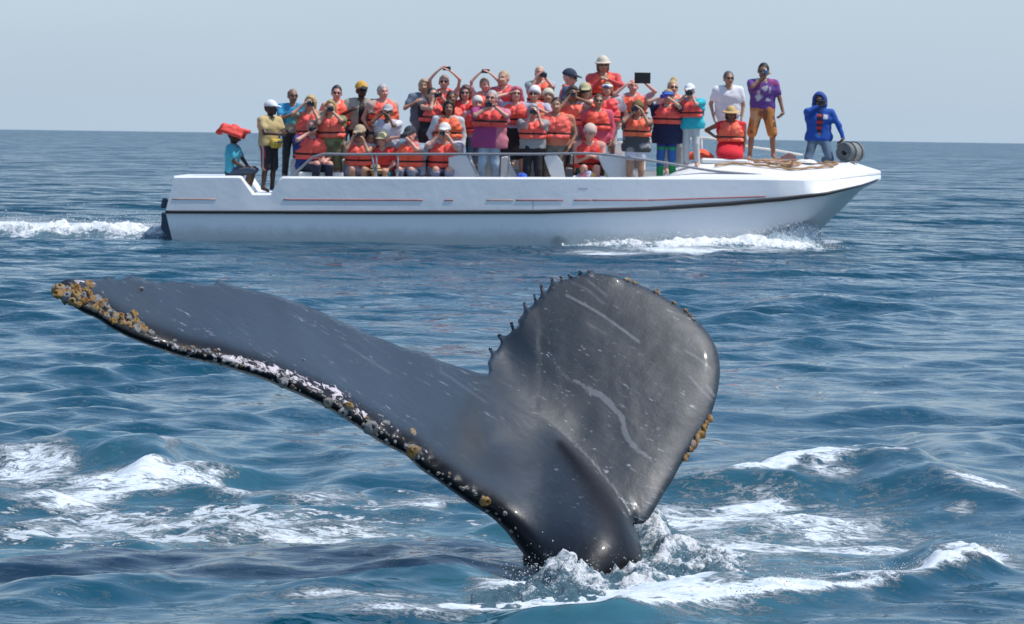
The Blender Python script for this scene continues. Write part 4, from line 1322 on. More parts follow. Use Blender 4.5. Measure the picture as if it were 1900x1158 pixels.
def vec(*a): return np.array(a, float)
def unit(v): return v / (np.linalg.norm(v) + 1e-9)
def ik(S, T, l1, l2, pole):
    d = T - S; L = np.linalg.norm(d)
    mx = (l1 + l2) * .995
    if L > mx:
        T = S + d / L * mx; d = T - S; L = mx
    a = (l1 * l1 - l2 * l2 + L * L) / (2 * L)
    h = math.sqrt(max(l1 * l1 - a * a, 0))
    u = d / L
    p = pole - u * (pole @ u)
    return S + u * a + unit(p) * h, T

SKIN = {'fair': (.60, .33, .23), 'pink': (.64, .32, .24), 'tan': (.44, .24, .15), 'brown': (.20, .095, .055), 'dark': (.072, .034, .022), 'mid': (.30, .15, .09)}
ORANGE = np.array([1.0, .138, .078])

ARMS = {  # hand places relative to the head centre: (sideways, forward, up), elbow pole (sideways, forward, up)
    'camera': ((.070, .185, -.045), (.7, .15, -1)),
    'up': ((.075, .07, .225), (1, .1, .15)),
    'down': ((.27, .05, -.71), (.6, -.8, 0)),
    'chest': ((.065, .24, -.27), (.8, -.1, -.6)),
    'waist': ((.10, .30, -.47), (.7, -.5, -.3)),
    'lap': ((.10, .30, -.60), (.7, -.5, -.3)),
    'tablet': ((.15, .24, .06), (.9, 0, -.8)),
}

PEOPLE = []
def person(p):
    stand = p.get('pose', 'stand')
    skin = np.array(SKIN[p.get('skin', 'fair')])
    sc_frac = {'stand': 1.722, 'sit': .892, 'kneel': 1.292, 'heel': 1.092}[stand]
    Y = p['Y']
    ztop = float(U(p['x'], p['top'], Y)[2])
    s = (ztop - p['floor']) / sc_frac
    p['s'] = s
    wf = p.get('w', 1.0) * 1.25
    jr = np.random.default_rng(int(p['x'] * 7 + p['top']))
    J = lambda a: float(jr.uniform(-a, a))
    yaw = math.radians(p.get('yaw', 0) + J(9))
    lean = math.radians(p.get('lean', 6 if stand == 'sit' else 2) + J(3))
    pelz = {'stand': .93, 'sit': .10, 'kneel': .50, 'heel': .30}[stand]
    pel = vec(0, 0, pelz)
    ax = vec(0, -math.sin(lean), math.cos(lean)); fw = vec(0, -math.cos(lean), -math.sin(lean))
    B = lambda t, x=0, f=0: pel + ax * t + fw * f + vec(x, 0, 0)
    hy, hp = math.radians(p.get('hyaw', 0) + J(14)), math.radians(p.get('hpitch', 0) + J(7))
    HC = B(.655, 0, .025)
    RH = rot('z', hy) @ rot('x', hp) @ rot('y', J(.12))
    Hp = lambda x, y, z: HC + RH @ vec(x, y, z)      # head frame: -y is the face
    RT = np.stack([vec(1, 0, 0), -fw, ax], 1)
    # legs
    legs = []
    for sd in (-1, 1):
        hip = B(-.03, .088 * sd)
        if stand == 'stand':
            st_ = p.get('stance', .11)
            kn, an = vec(st_ * sd * .95, -.025, .49), vec(st_ * 1.1 * sd, .03, .085)
            toe = an + vec(.03 * sd, -.17, -.05)
        elif stand == 'sit':
            sw = p.get('knees', 0.0)
            kn = vec(.11 * sd + sw, -.41, .13); an = vec(.11 * sd + sw, -.30, -.29); toe = an + vec(0, -.13, -.04)
        elif stand == 'heel':
            kn, an = vec(.17 * sd, -.30, .07), vec(.13 * sd, .10, .06); toe = an + vec(0, .12, -.03)
        else:
            st_ = p.get('stance', .15); kn, an = vec(st_ * sd, -.14, .07), vec(.13 * sd, .30, .06); toe = an + vec(0, .12, -.03)
        legs.append((hip, kn, an, toe))
    arms = []
    for sd, key in ((-1, 'ra'), (1, 'la')):
        a = p.get(key, p.get('arms', 'down'))
        if isinstance(a, str): tgt, pole = ARMS[a]
        else: tgt, pole = a if len(a) == 2 else (a[0], (.8, -.2, -.8))
        S = B(.435, .185 * wf * sd)
        tgt = (tgt[0] + J(.015), tgt[1] + J(.02), tgt[2] + J(.03)); pole = (pole[0] + J(.3), pole[1] + J(.2), pole[2] + J(.25))
        x = tgt[0] * sd
        T = HC + vec(x, 0, 0) + fw * tgt[1] + ax * tgt[2]
        if key + '_abs' in p: pass
        pl = vec(pole[0] * sd, 0, 0) + fw * pole[1] + ax * pole[2]
        E, T = ik(S, T, .29, .26, pl)
        arms.append((S, E, T, sd))
    skl = dict(B=B, HC=HC, RH=RH, legs=legs, arms=arms, ax=ax, fw=fw, pel=pel)
    headp = HC + ax * .115
    # root at the place that carries the person
    top_xy = rot('z', yaw) @ headp * s
    xw = float(U(p['x'], p['top'], Y)[0])
    loc = vec(xw - top_xy[0], Y - top_xy[1], p['floor'])
    root = thing("person", loc, p['lbl'], "person", p.get('group', "people crowded aboard the tour boat"), yaw)
    if stand == 'stand' and p['x'] < 1300: root.rotation_euler = (0, J(.035), yaw)
    p['root'] = root
    fine = [(HC - .15, HC + .15)]
    allp = [HC + ax * .16, HC - .2] + [q for l in legs for q in l] + [q for a in arms for q in a[:3]]
    for a in arms:
        fine.append((a[2] - .13, a[2] + .13)) if p.get('finehands', 1) else None
    lo, hi = np.min(allp, 0) - .17, np.max(allp, 0) + .17
    body = Field(lo, hi, .030, fine, .0135)
    def torso(F_, off, k=.05):
        F_.cone(B(-.03), B(.13), .115, .100, .66 / wf, k, off)
        F_.cone(B(.13), B(.32), .100, .118, .69 / wf, k, off)
        F_.cone(B(.32), B(.42), .118, .088, .62 / wf, k, off)
        for sd in (-1, 1): F_.cone(B(.445, .06 * sd), B(.432, .178 * wf * sd), .052, .056, 1, k, off)
        if p.get('belly'): F_.ell(B(.12, 0, .05), (.16, .13, .15), None, k, off)
    torso(body, 0)
    body.cone(B(.42), HC + RH @ vec(0, .012, -.05), .056, .05, 1, .03)
    for S, E, T, sd in arms:
        body.cone(S, E, .049 * wf ** .5, .038, 1, .035); body.cone(E, T, .037, .026, 1, .02)
        d = unit(T - E)
        inw = vec(-sd, 0, 0)
        key = 'ra' if sd < 0 else 'la'
        a = p.get(key, p.get('arms', 'down'))
        if a == 'down':
            fd_ = d; nrm = inw
        else:
            fd_ = unit(d * .6 + inw * .5 + ax * .25); nrm = unit(inw - fw * .2)
        side = unit(np.cross(fd_, nrm))
        pc = T + fd_ * .045
        Rp = np.stack([side, fd_, np.cross(side, fd_)], 1)
        body.ell(pc, (.038, .05, .018), Rp, .015)
        for i, o in enumerate((-.030, -.010, .010, .030)):
            ln = (.036, .042, .040, .031)[i]
            b0 = pc + fd_ * .035 + side * o
            b1 = b0 + unit(fd_ * .9 + nrm * .35) * ln; b2 = b1 + unit(fd_ * .45 + nrm * .9) * ln * .85
            body.cone(b0, b1, .0105, .0095, 1, .006); body.cone(b1, b2, .0095, .008, 1, .006)
        up = side if side @ ax > 0 else -side
        t0 = T + fd_ * .02 + up * .022
        t1 = t0 + unit(up * .8 + fd_ * .6) * .04
        body.cone(t0, t1, .013, .011, 1, .01); body.cone(t1, t1 + unit(fd_ + nrm * .5) * .03, .011, .009, 1, .008)
    for hip, kn, an, toe in legs:
        body.cone(hip, kn, .085, .056, 1, .04); body.cone(kn, an, .055, .036, 1, .03)
        body.cone(kn * .65 + an * .35 + (vec(0, .018, 0) if stand == 'stand' else 0), kn * .4 + an * .6, .044, .036, 1, .03)
        body.cone(an, toe, .037, .030, 1, .03)
    # head
    def headish(F_, off=0, k=.015):
        F_.ell(Hp(0, .012, .018), (.077, .096, .098), RH, k, off)
    headish(body)
    body.ell(Hp(0, -.026, -.055), (.055, .062, .062), RH, .03)
    body.ell(Hp(0, -.072, -.098), (.022, .02, .016), RH, .02)
    body.cone(Hp(0, -.088, .012), Hp(0, -.108, -.030), .010, .0155, 1, .012)
    for sd in (-1, 1):
        body.ell(Hp(.079 * sd, .012, -.01), (.012, .024, .034), RH, .01)
        body.ell(Hp(.030 * sd, -.094, .012), (.019, .012, .012), RH, .012, cut=True)
        body.ell(Hp(.032 * sd, -.080, -.028), (.02, .015, .018), RH, .02)
    body.cone(Hp(-.035, -.085, .030), Hp(.035, -.085, .030), .008, .008, 1, .012)
    body.cone(Hp(-.017, -.090, -.062), Hp(.017, -.090, -.062), .007, .007, 1, .006)
    V, Q = body.mesh()
    hc = (V - HC) @ RH
    col = np.tile(skin, (len(V), 1))
    face = (hc[:, 1] < -.05)
    def paint(m, c, a=1.0):
        m = (m * a)[:, None]
        col[:] = col * (1 - m) + np.array(c)[None] * m
    ex = np.abs(np.abs(hc[:, 0]) - .031)
    paint(face * np.clip(1.3 - (ex / .014) ** 2 - ((hc[:, 2] - .010) / .009) ** 2, 0, 1), (.03, .02, .018), .85)
    paint(face * np.clip(1.2 - (ex / .018) ** 4 - ((hc[:, 2] - .032) / .007) ** 2, 0, 1), tuple(skin * .25), .7)
    paint(face * np.clip(1.2 - (hc[:, 0] / .024) ** 4 - ((hc[:, 2] + .062) / .009) ** 2, 0, 1), (skin[0] * .62, skin[1] * .36, skin[2] * .38), .8)
    if p.get('beard'):
        paint(((hc[:, 2] < -.045) & (hc[:, 1] < .0) & (np.linalg.norm(hc, axis=1) < .16)).astype(float), p['beard'], .8)
    paint((np.linalg.norm((hc - [0, -.10, -.02]) / [.04, .03, .04], axis=1) < 1).astype(float), (skin[0] * 1.08, skin[1] * .92, skin[2] * .92), .4)
    def S_(v):          # heads a little larger, eased into the neck
        v = np.asarray(v, float); dv = v - HC
        r_ = np.linalg.norm(dv * [1, 1, 1], axis=1)
        f_ = 1 + .17 * (1 - sstep(.15, .33, r_)) * sstep(-.13, -.07, dv @ ax)
        return (HC + dv * f_[:, None]) * s
    skm = vcol("skin", .5, .10, .002, 30, 14, .06)
    clm = vcol("cloth", .85, .20, .020, 13, 9)
    link("body", make_mesh("body", S_(V), Q, col), skm, root)

    def emit(name, F_, colr, mat, parent=root):
        V, Q = F_.mesh()
        if len(V) == 0: return None
        c = colr(V) if callable(colr) else np.tile(np.array(colr, float), (len(V), 1))
        return link(name, make_mesh(name, S_(V), Q, c), mat, parent)

    # ---- clothes
    sh = p.get('shirt')
    if sh is not None:
        Fs = Field(np.minimum(lo, B(-.15) - .25), hi, .027)
        torso(Fs, .017 + p.get('loose', 0))
        sl_ = p.get('sleeve', 'short')
        for S, E, T, sd in arms:
            if sl_ == 'short': Fs.cone(S, S + (E - S) * .62, .056, .058, 1, .04, .006)
            elif sl_ == 'long':
                Fs.cone(S, E, .056, .047, 1, .04, .005); Fs.cone(E, T - (T - E) * .08, .046, .034, 1, .03, .005)
        hem = p.get('hem', -.06)
        if hem < -.06: Fs.cone(B(-.03), B(hem - .1), .12, .135, .66 / wf, .05, .012)
        ph = jr.uniform(0, 6, 3)
        wx = np.sin(Fs.ax[0] * 38 + ph[0])[:, None, None] * np.sin(Fs.ax[2] * 27 + ph[1])[None, None, :] + np.sin(np.add.outer(Fs.ax[0] * 17, Fs.ax[2] * 46)[:, None, :] + ph[2])
        Fs.f = Fs.f + (.0026 * wx).astype(np.float32)
        Fs.plane(B(hem), -ax)
        Fs.cone(B(.455, 0, .03), B(.62, 0, .02), .066, .07, 1, .01, cut=True)
        if p.get('open_front'): Fs.ell(B(.25, 0, .15), (.05, .1, .28), RT, .01, cut=True)
        emit("shirt", Fs, sh if not callable(sh) else (lambda V: sh((V - pel) @ RT)), clm)
        if p.get('inner') is not None:
            Fi = Field(np.minimum(lo, B(-.15) - .25), hi, .027); torso(Fi, .008); Fi.plane(B(-.04), -ax); Fi.plane(B(.40), ax)
            emit("undershirt", Fi, (lambda V: p['inner']((V - pel) @ RT)) if callable(p['inner']) else p['inner'], clm)
    pt = p.get('pants')
    if pt is not None:
        Fp = Field(lo, np.maximum(B(.12) + .25, pel + vec(.3, .3, .2)), .026)
        pl = p.get('plen', 'long')
        Fp.cone(B(-.03), B(.06), .115, .108, .66 / wf, .05, .013)
        for hip, kn, an, toe in legs:
            if pl == 'skirt': continue
            if pl == 'long': Fp.cone(hip, kn, .088, .064, 1, .04, .012); Fp.cone(kn, an, .062, .048, 1, .03, .012)
            elif pl == 'knee': Fp.cone(hip, kn, .09, .072, 1, .04, .02)
            else: Fp.cone(hip, hip + (kn - hip) * .42, .09, .084, 1, .04, .016)
        if pl == 'skirt':
            kk = (legs[0][1] + legs[1][1]) / 2
            Fp.cone(B(-.02), B(-.02) + (kk - B(-.02)) * .85, .12, .13, .55, .06, .02)
            if stand == 'heel': Fp.ell(vec(-.04, -.08, .16), (.25, .22, .12), None, .06)
        Fp.plane(B(.07), ax)
        if pl == 'knee': 
            for i, (hip, kn, an, toe) in enumerate(legs): pass
        emit("trousers" if pl == 'long' else "skirt" if pl == 'skirt' else "shorts", Fp, pt if not callable(pt) else (lambda V: pt(V)), clm)
    # ---- life vest
    if p.get('vest'):
        vz = p.get('vlow', .06)
        Fv = Field(B(.0) - .3, B(.62) + .26, .019)
        X, Yy, Z = Fv.ax[0][:, None, None], Fv.ax[1][None, :, None], Fv.ax[2][None, None, :]
        T_ = (X - pel[0]) * ax[0] + (Yy - pel[1]) * ax[1] + (Z - pel[2]) * ax[2]
        Fo = (X - pel[0]) * fw[0] + (Yy - pel[1]) * fw[1] + (Z - pel[2]) * fw[2]
        Xx = X - pel[0] + 0 * T_
        hw = np.interp(T_, [.0, .15, .26, .38, .50], [.225, .212, .198, .180, .13]) * wf
        hd = np.interp(T_, [.0, .12, .2, .33, .42, .52], [.20, .19, .165, .185, .15, .09])
        if p.get('belly'): hd = hd + .03
        hd = np.where(Fo < 0, hd * .86, hd)
        qn = ((np.abs(Xx) / hw) ** 3 + (np.abs(Fo) / hd) ** 3 + 1e-9) ** (1 / 3)
        d = (qn - 1) * np.minimum(hw, hd)
        strap_t = vz + .095
        d = d + .014 * np.exp(-((T_ - strap_t) / .014) ** 2)
        d = d + .020 * np.exp(-(Xx / .009) ** 2) * (Fo > 0)
        d = d + .008 * np.exp(-((T_ - .34) / .012) ** 2) * (Fo > 0)
        rs = RNG.uniform(0, 6)
        lq = 1 - np.exp(-((T_ - strap_t) / .045) ** 2)
        d = d + lq * (.007 * np.sin(Xx * 40 + rs) * np.sin(T_ * 34 + 2 * rs) + .006 * np.sin(Xx * 23 - T_ * 60 + rs) + .012 * np.sin(Xx * 9 + 2 * rs + T_ * 8))
        k = .035
        for pln in (vz - T_, T_ - .475):
            h = np.maximum(k - np.abs(d - pln), 0) / k
            d = np.maximum(d, pln) + h * h * k * .25
        Fv.f = d.astype(np.float32)
        for S, E, T, sd in arms:
            Fv.cone(S + vec(.055 * sd, 0, -.01), S + (E - S) * .5 + vec(.05 * sd, 0, 0), .080, .075, 1, .03, cut=True)
        Fv.cone(B(.42, 0, .02), B(.62, 0, .01), .070, .085, 1, .02, cut=True)
        Fv.cone(B(.40, 0, .17), B(.52, 0, .10), .012, .055, 1, .02, cut=True)
        # collar round the neck and lapels down the chest
        arc = [B(.475 + .035 * math.cos(a), .105 * math.sin(a) * wf ** .5, -.035 - .075 * math.cos(a) + .04) for a in np.linspace(-2.0, 2.0, 9)]
        for a_, b_ in zip(arc[:-1], arc[1:]): Fv.cone(a_, b_, .042, .042, 1, .02)
        for sd in (-1, 1):
            Fv.cone(arc[0 if sd < 0 else -1], B(.36, .080 * sd, .130), .044, .050, 1, .03)
        Fv.cone(B(.42), HC + RH @ vec(0, .012, -.05), .062, .056, 1, .01, cut=True)
        jit = RNG.uniform(.86, 1.02)
        vc = ORANGE * jit * np.array([1, RNG.uniform(.72, 1.22), RNG.uniform(.7, 1.4)])
        if p.get('vred'): vc = np.array([.74, .045, .035])
        def vcolr(V):
            t = (V - pel) @ ax
            xx = np.abs(V[:, 0] - pel[0])
            c = np.tile(vc, (len(V), 1))
            c *= (1 - .25 * np.exp(-(xx / .008) ** 2))[:, None]
            c[:, 1] *= 1 + .25 * fbm(V[:, 0] * 6 + rs, V[:, 2] * 6, octv=2, seed=3)
            return c
        vm = vcol("vest_nylon", .6, .12, .014, 20, 8)
        vo = emit("life_vest", Fv, vcolr, vm)
        # webbing strap: a band hugging the vest
        a = np.linspace(0, 2 * math.pi, 37)
        w_ = float(np.interp(strap_t, [.0, .15, .26, .38], [.225, .212, .198, .180])) * wf; d_ = float(np.interp(strap_t, [.0, .12, .2, .33], [.20, .19, .165, .185])) + (.03 if p.get('belly') else 0)
        ca, sa = np.cos(a), np.sin(a)
        e = 2 / 3
        px_ = np.sign(ca) * np.abs(ca) ** e * w_; py_ = np.sign(sa) * np.abs(sa) ** e * np.where(sa < 0, d_ * .86, d_)
        V = []
        for dz, g in ((-.014, 1.0), (.014, 1.0), (.014, .94), (-.014, .94)):
            V += [B(strap_t + dz, x_ * g, y_ * g) for x_, y_ in zip(px_, py_)]
        n = 37
        Qs = [[r_ * n + i, r_ * n + i + 1, ((r_ + 1) % 4) * n + i + 1, ((r_ + 1) % 4) * n + i] for r_ in range(4) for i in range(n - 1)]
        link("strap", make_mesh("strap", S_(np.array(V)), np.array(Qs)), plain("webbing_black", (.018, .017, .02), .8), vo)
    # ---- hair, hats, glasses
    Fh_lo, Fh_hi = HC - .27, HC + .27
    hr = p.get('hair')
    hm = vcol("hair", .55, .35, .006, 60, 40)
    hat = p.get('hat')
    if hr:
        st_, hcol = hr
        Fh = Field(Fh_lo, Fh_hi, .0125)
        long_ = st_ in ('bob', 'long')
        Fh.ell(Hp(0, .020, .024), (.077, .093, .097), RH, .01, .011 if long_ else .007 if st_ != 'bald' else .003)
        if long_:
            low_ = -.085 if st_ == 'bob' else -.17
            for sd in (-1, 1):
                Fh.cone(Hp(.070 * sd, .03, .03), Hp(.074 * sd, .035, low_), .028, .024, 1, .03)
            Fh.cone(Hp(0, .080, .02), Hp(0, .07, low_), .055, .05, .7, .03)
            Fh.cone(Hp(-.01, -.055, .098), Hp(.06, -.045, .075), .018, .014, 1, .02)
        elif st_ == 'bun':
            Fh.ell(Hp(.02, .05, .13), (.05, .05, .045), RH, .02); Fh.cone(Hp(.03, .04, .15), Hp(.05, .06, .20), .03, .012, 1, .02)
        xh = np.add.outer(np.add.outer(np.sin(Fh.ax[0] * 190 + RNG.uniform(0, 6)), np.sin(Fh.ax[1] * 170)), np.sin(Fh.ax[2] * 150 + RNG.uniform(0, 6)))
        Fh.f = Fh.f + (.0022 * xh).astype(np.float32)
        Fh.ell(Hp(0, -.105, -.030), (.073 if long_ else .105, .095, .108), RH, .012, cut=True)
        if not long_:
            Fh.plane(Hp(0, .0, -.040 if st_ != 'bald' else -.03), RH @ unit(vec(0, -.35, -.95)))
            for sd in (-1, 1): Fh.ell(Hp(.09 * sd, -.01, -.03), (.03, .045, .05), RH, .01, cut=True)
        if st_ == 'bald':
            Fh.ell(Hp(0, -.03, .10), (.085, .12, .08), RH, .01, cut=True)
        emit("hair", Fh, hcol, hm)
    if hat:
        kind, hcol = hat
        Fh = Field(Fh_lo, Fh_hi, .0135)
        Fh.ell(Hp(0, .012, .028), (.077, .098, .098), RH, .01, .022)
        if kind in ('cap', 'bucket', 'straw', 'visor'):
            Fh.plane(Hp(0, 0, .032), RH @ unit(vec(0, .1, -1)))
        if kind == 'cap':
            Fh.ell(Hp(0, -.115, .040), (.074, .085, .012), RH @ rot('x', .22), .015)
        elif kind == 'visor':
            Fh.plane(Hp(0, 0, .075), RH @ vec(0, .2, 1)); Fh.ell(Hp(0, -.115, .045), (.08, .085, .012), RH, .015)
        elif kind in ('bucket', 'straw'):
            r_ = .135 if kind == 'bucket' else .165
            Fh.ell(Hp(0, 0, .036), (r_, r_ + .015, .016), RH @ rot('x', .08), .02)
        elif kind == 'wrap':
            Fh.plane(Hp(0, -.05, .025), RH @ unit(vec(0, -.5, -1)))
        elif kind == 'hood':
            Fh.cone(Hp(0, .04, .0), B(.42, 0, -.03), .105, .13, .9, .05)
            Fh.ell(Hp(0, -.12, -.015), (.078, .13, .115), RH, .02, cut=True)
            Fh.plane(B(.40), -ax)
        c2 = p.get('brim')
        emit({'wrap': "headscarf", 'hood': "hood", 'visor': "visor"}.get(kind, "hat"), Fh,
             (lambda V: np.where((((V - HC) @ RH)[:, 1] < -.1)[:, None], np.array(c2)[None], np.array(hcol)[None])) if c2 is not None else hcol, clm)
    if p.get('glasses'):
        mb = MB()
        Rg = RH
        for sd in (-1, 1):
            a = np.linspace(0, 2 * math.pi, 11)[:-1]
            ring = [Hp(.031 * sd + .025 * math.cos(q), -.102 + .012 * abs(math.cos(q) * .5 + .5 * sd * math.cos(q)), .008 + .019 * math.sin(q)) for q in a]
            ce = Hp(.031 * sd, -.108, .008); bk_ = Hp(.031 * sd, -.09, .008)
            n = 10
            mb.add(S_(np.array(ring + [ce, bk_])), [], [[i, (i + 1) % n, n] for i in range(n)] + [[(i + 1) % n, i, n + 1] for i in range(n)])
            mb.tube(S_(np.array([Hp(.055 * sd, -.095, .012), Hp(.080 * sd, -.04, .012), Hp(.082 * sd, .02, .008)])), .004 * s, 5)
        mb.tube(S_(np.array([Hp(-.012, -.107, .014), Hp(.012, -.107, .014)])), .004 * s, 5)
        link("sunglasses", mb.mesh("sunglasses", True), plain("lens_black", (.012, .012, .014), .15), root)
    # ---- what the person holds: a thing of its own
    W = lambda q: vec(*loc) + rot('z', yaw) @ (np.asarray(q) * s)
    it = p.get('item')
    if it:
        mid = (arms[0][2] + arms[1][2]) / 2
        which = p.get('hold')
        if which == 'r': mid = arms[0][2] + unit(arms[0][2] - arms[0][1]) * .06
        if which == 'l': mid = arms[1][2] + unit(arms[1][2] - arms[1][1]) * .06
        mid = mid + vec(0, 0, 0) + ax * .035 + fw * (.02)
        kind = it[0]
        Rw = rot('z', yaw)
        mb = MB()
        icol = {'camera': (.022, .022, .026)}.get(kind, (.015, .016, .02))
        bm_ = plain("camera_black", (.022, .022, .026), .45, .3, 30)
        if kind == 'camera':
            t = thing("camera", W(mid), it[1], "camera", "cameras and phones held up by the passengers", yaw)
            mb.box((0, 0, 0), (.062, .028, .040), bev=.01); mb.box((0, .002, .048), (.024, .02, .014), bev=.006); mb.box((-.047, -.028, -.002), (.014, .012, .036), bev=.006)
            link("camera_body", mb.mesh("camera_body"), bm_, t)
            m2 = MB(); m2.lathe([(.034, 0), (.036, .01), (.034, .045), (.038, .05), (.038, .075), (.030, .075), (.027, .06)], 14, rot('x', math.pi / 2), (.005, -.025, 0))
            link("lens", m2.mesh("lens", True), plain("lens_glass", (.03, .035, .05), .15), t)
        elif kind == 'phone':
            t = thing("phone", W(mid), it[1], "phone", "cameras and phones held up by the passengers", yaw)
            mb.box((0, 0, 0), (.072, .006, .036), bev=.004); link("phone_case", mb.mesh("phone_case"), plain("phone_dark", (.03, .03, .035), .3), t)
            m2 = MB(); m2.box((0, .0075, 0), (.066, .001, .031)); link("screen", m2.mesh("screen"), plain("screen_dark", (.02, .025, .035), .12), t)
            m2 = MB(); m2.box((-.055, -.0075, .02), (.008, .002, .008), bev=.001); link("lens", m2.mesh("lens"), plain("lens_glass", (.03, .035, .05), .15), t)
        elif kind == 'tablet':
            t = thing("tablet", W(mid + ax * .02 + fw * .06), it[1], "tablet", None, yaw)
            mb.box((0, 0, 0), (.145, .008, .098), bev=.005); link("tablet_case", mb.mesh("tablet_case"), plain("tablet_black", (.010, .010, .011), .6), t)
            m2 = MB(); m2.box((0, .0095, 0), (.13, .001, .085)); link("screen", m2.mesh("screen"), plain("screen_dark", (.02, .025, .035), .12), t)
            m2 = MB(); m2.box((-.125, -.0095, .08), (.007, .002, .007), bev=.001); link("lens", m2.mesh("lens"), plain("lens_glass", (.03, .035, .05), .15), t)
        elif kind == 'bottle':
            t = thing("bottle", W(mid), it[1], "bottle", None, yaw)
            R_ = rot('x', math.radians(62))
            mb.lathe([(.028, -.10), (.033, -.09), (.033, .03), (.028, .06), (.014, .085), (.014, .10)], 12, R_)
            link("bottle_body", mb.mesh("bottle_body", True), plain("bottle_blue", (.03, .20, .45), .25), t)
            m2 = MB(); m2.lathe([(.016, .10), (.016, .12)], 10, R_); link("cap", m2.mesh("cap", True), plain("cap_white", (.7, .72, .75), .4), t)
        elif kind == 'binoculars':
            t = thing("binoculars", W(mid), it[1], "binoculars", "cameras and phones held up by the passengers", yaw)
            mb2 = plain("binocular_purple", (.07, .03, .42), .4)
            for sd in (-1, 1):
                m2 = MB(); m2.lathe([(.020, -.04), (.024, -.03), (.030, .03), (.036, .04), (.036, .06), (.02, .055)], 12, rot('x', math.pi / 2), (.036 * sd, 0, 0))
                link("barrel", m2.mesh("barrel", True), mb2, t)
            mb.box((0, 0, 0), (.03, .02, .012), bev=.004); link("bridge", mb.mesh("bridge"), mb2, t)
        elif kind == 'hat':
            t = thing("hat", W(mid + fw * .05), it[1], "hat", None, yaw)
            mb.lathe([(.15, .0), (.155, .008), (.10, .016), (.088, .03), (.085, .085), (.06, .105), (.01, .11)], 18)
            link("crown", mb.mesh("crown", True), plain("straw", (.55, .40, .18), .9, .3, 40, .004, 80), t)
            m2 = MB(); m2.lathe([(.092, .022), (.093, .045)], 18); link("ribbon", m2.mesh("ribbon", True), plain("ribbon_dark", (.05, .03, .03), .8), t)
    PEOPLE.append(p)
    return skl, root, W
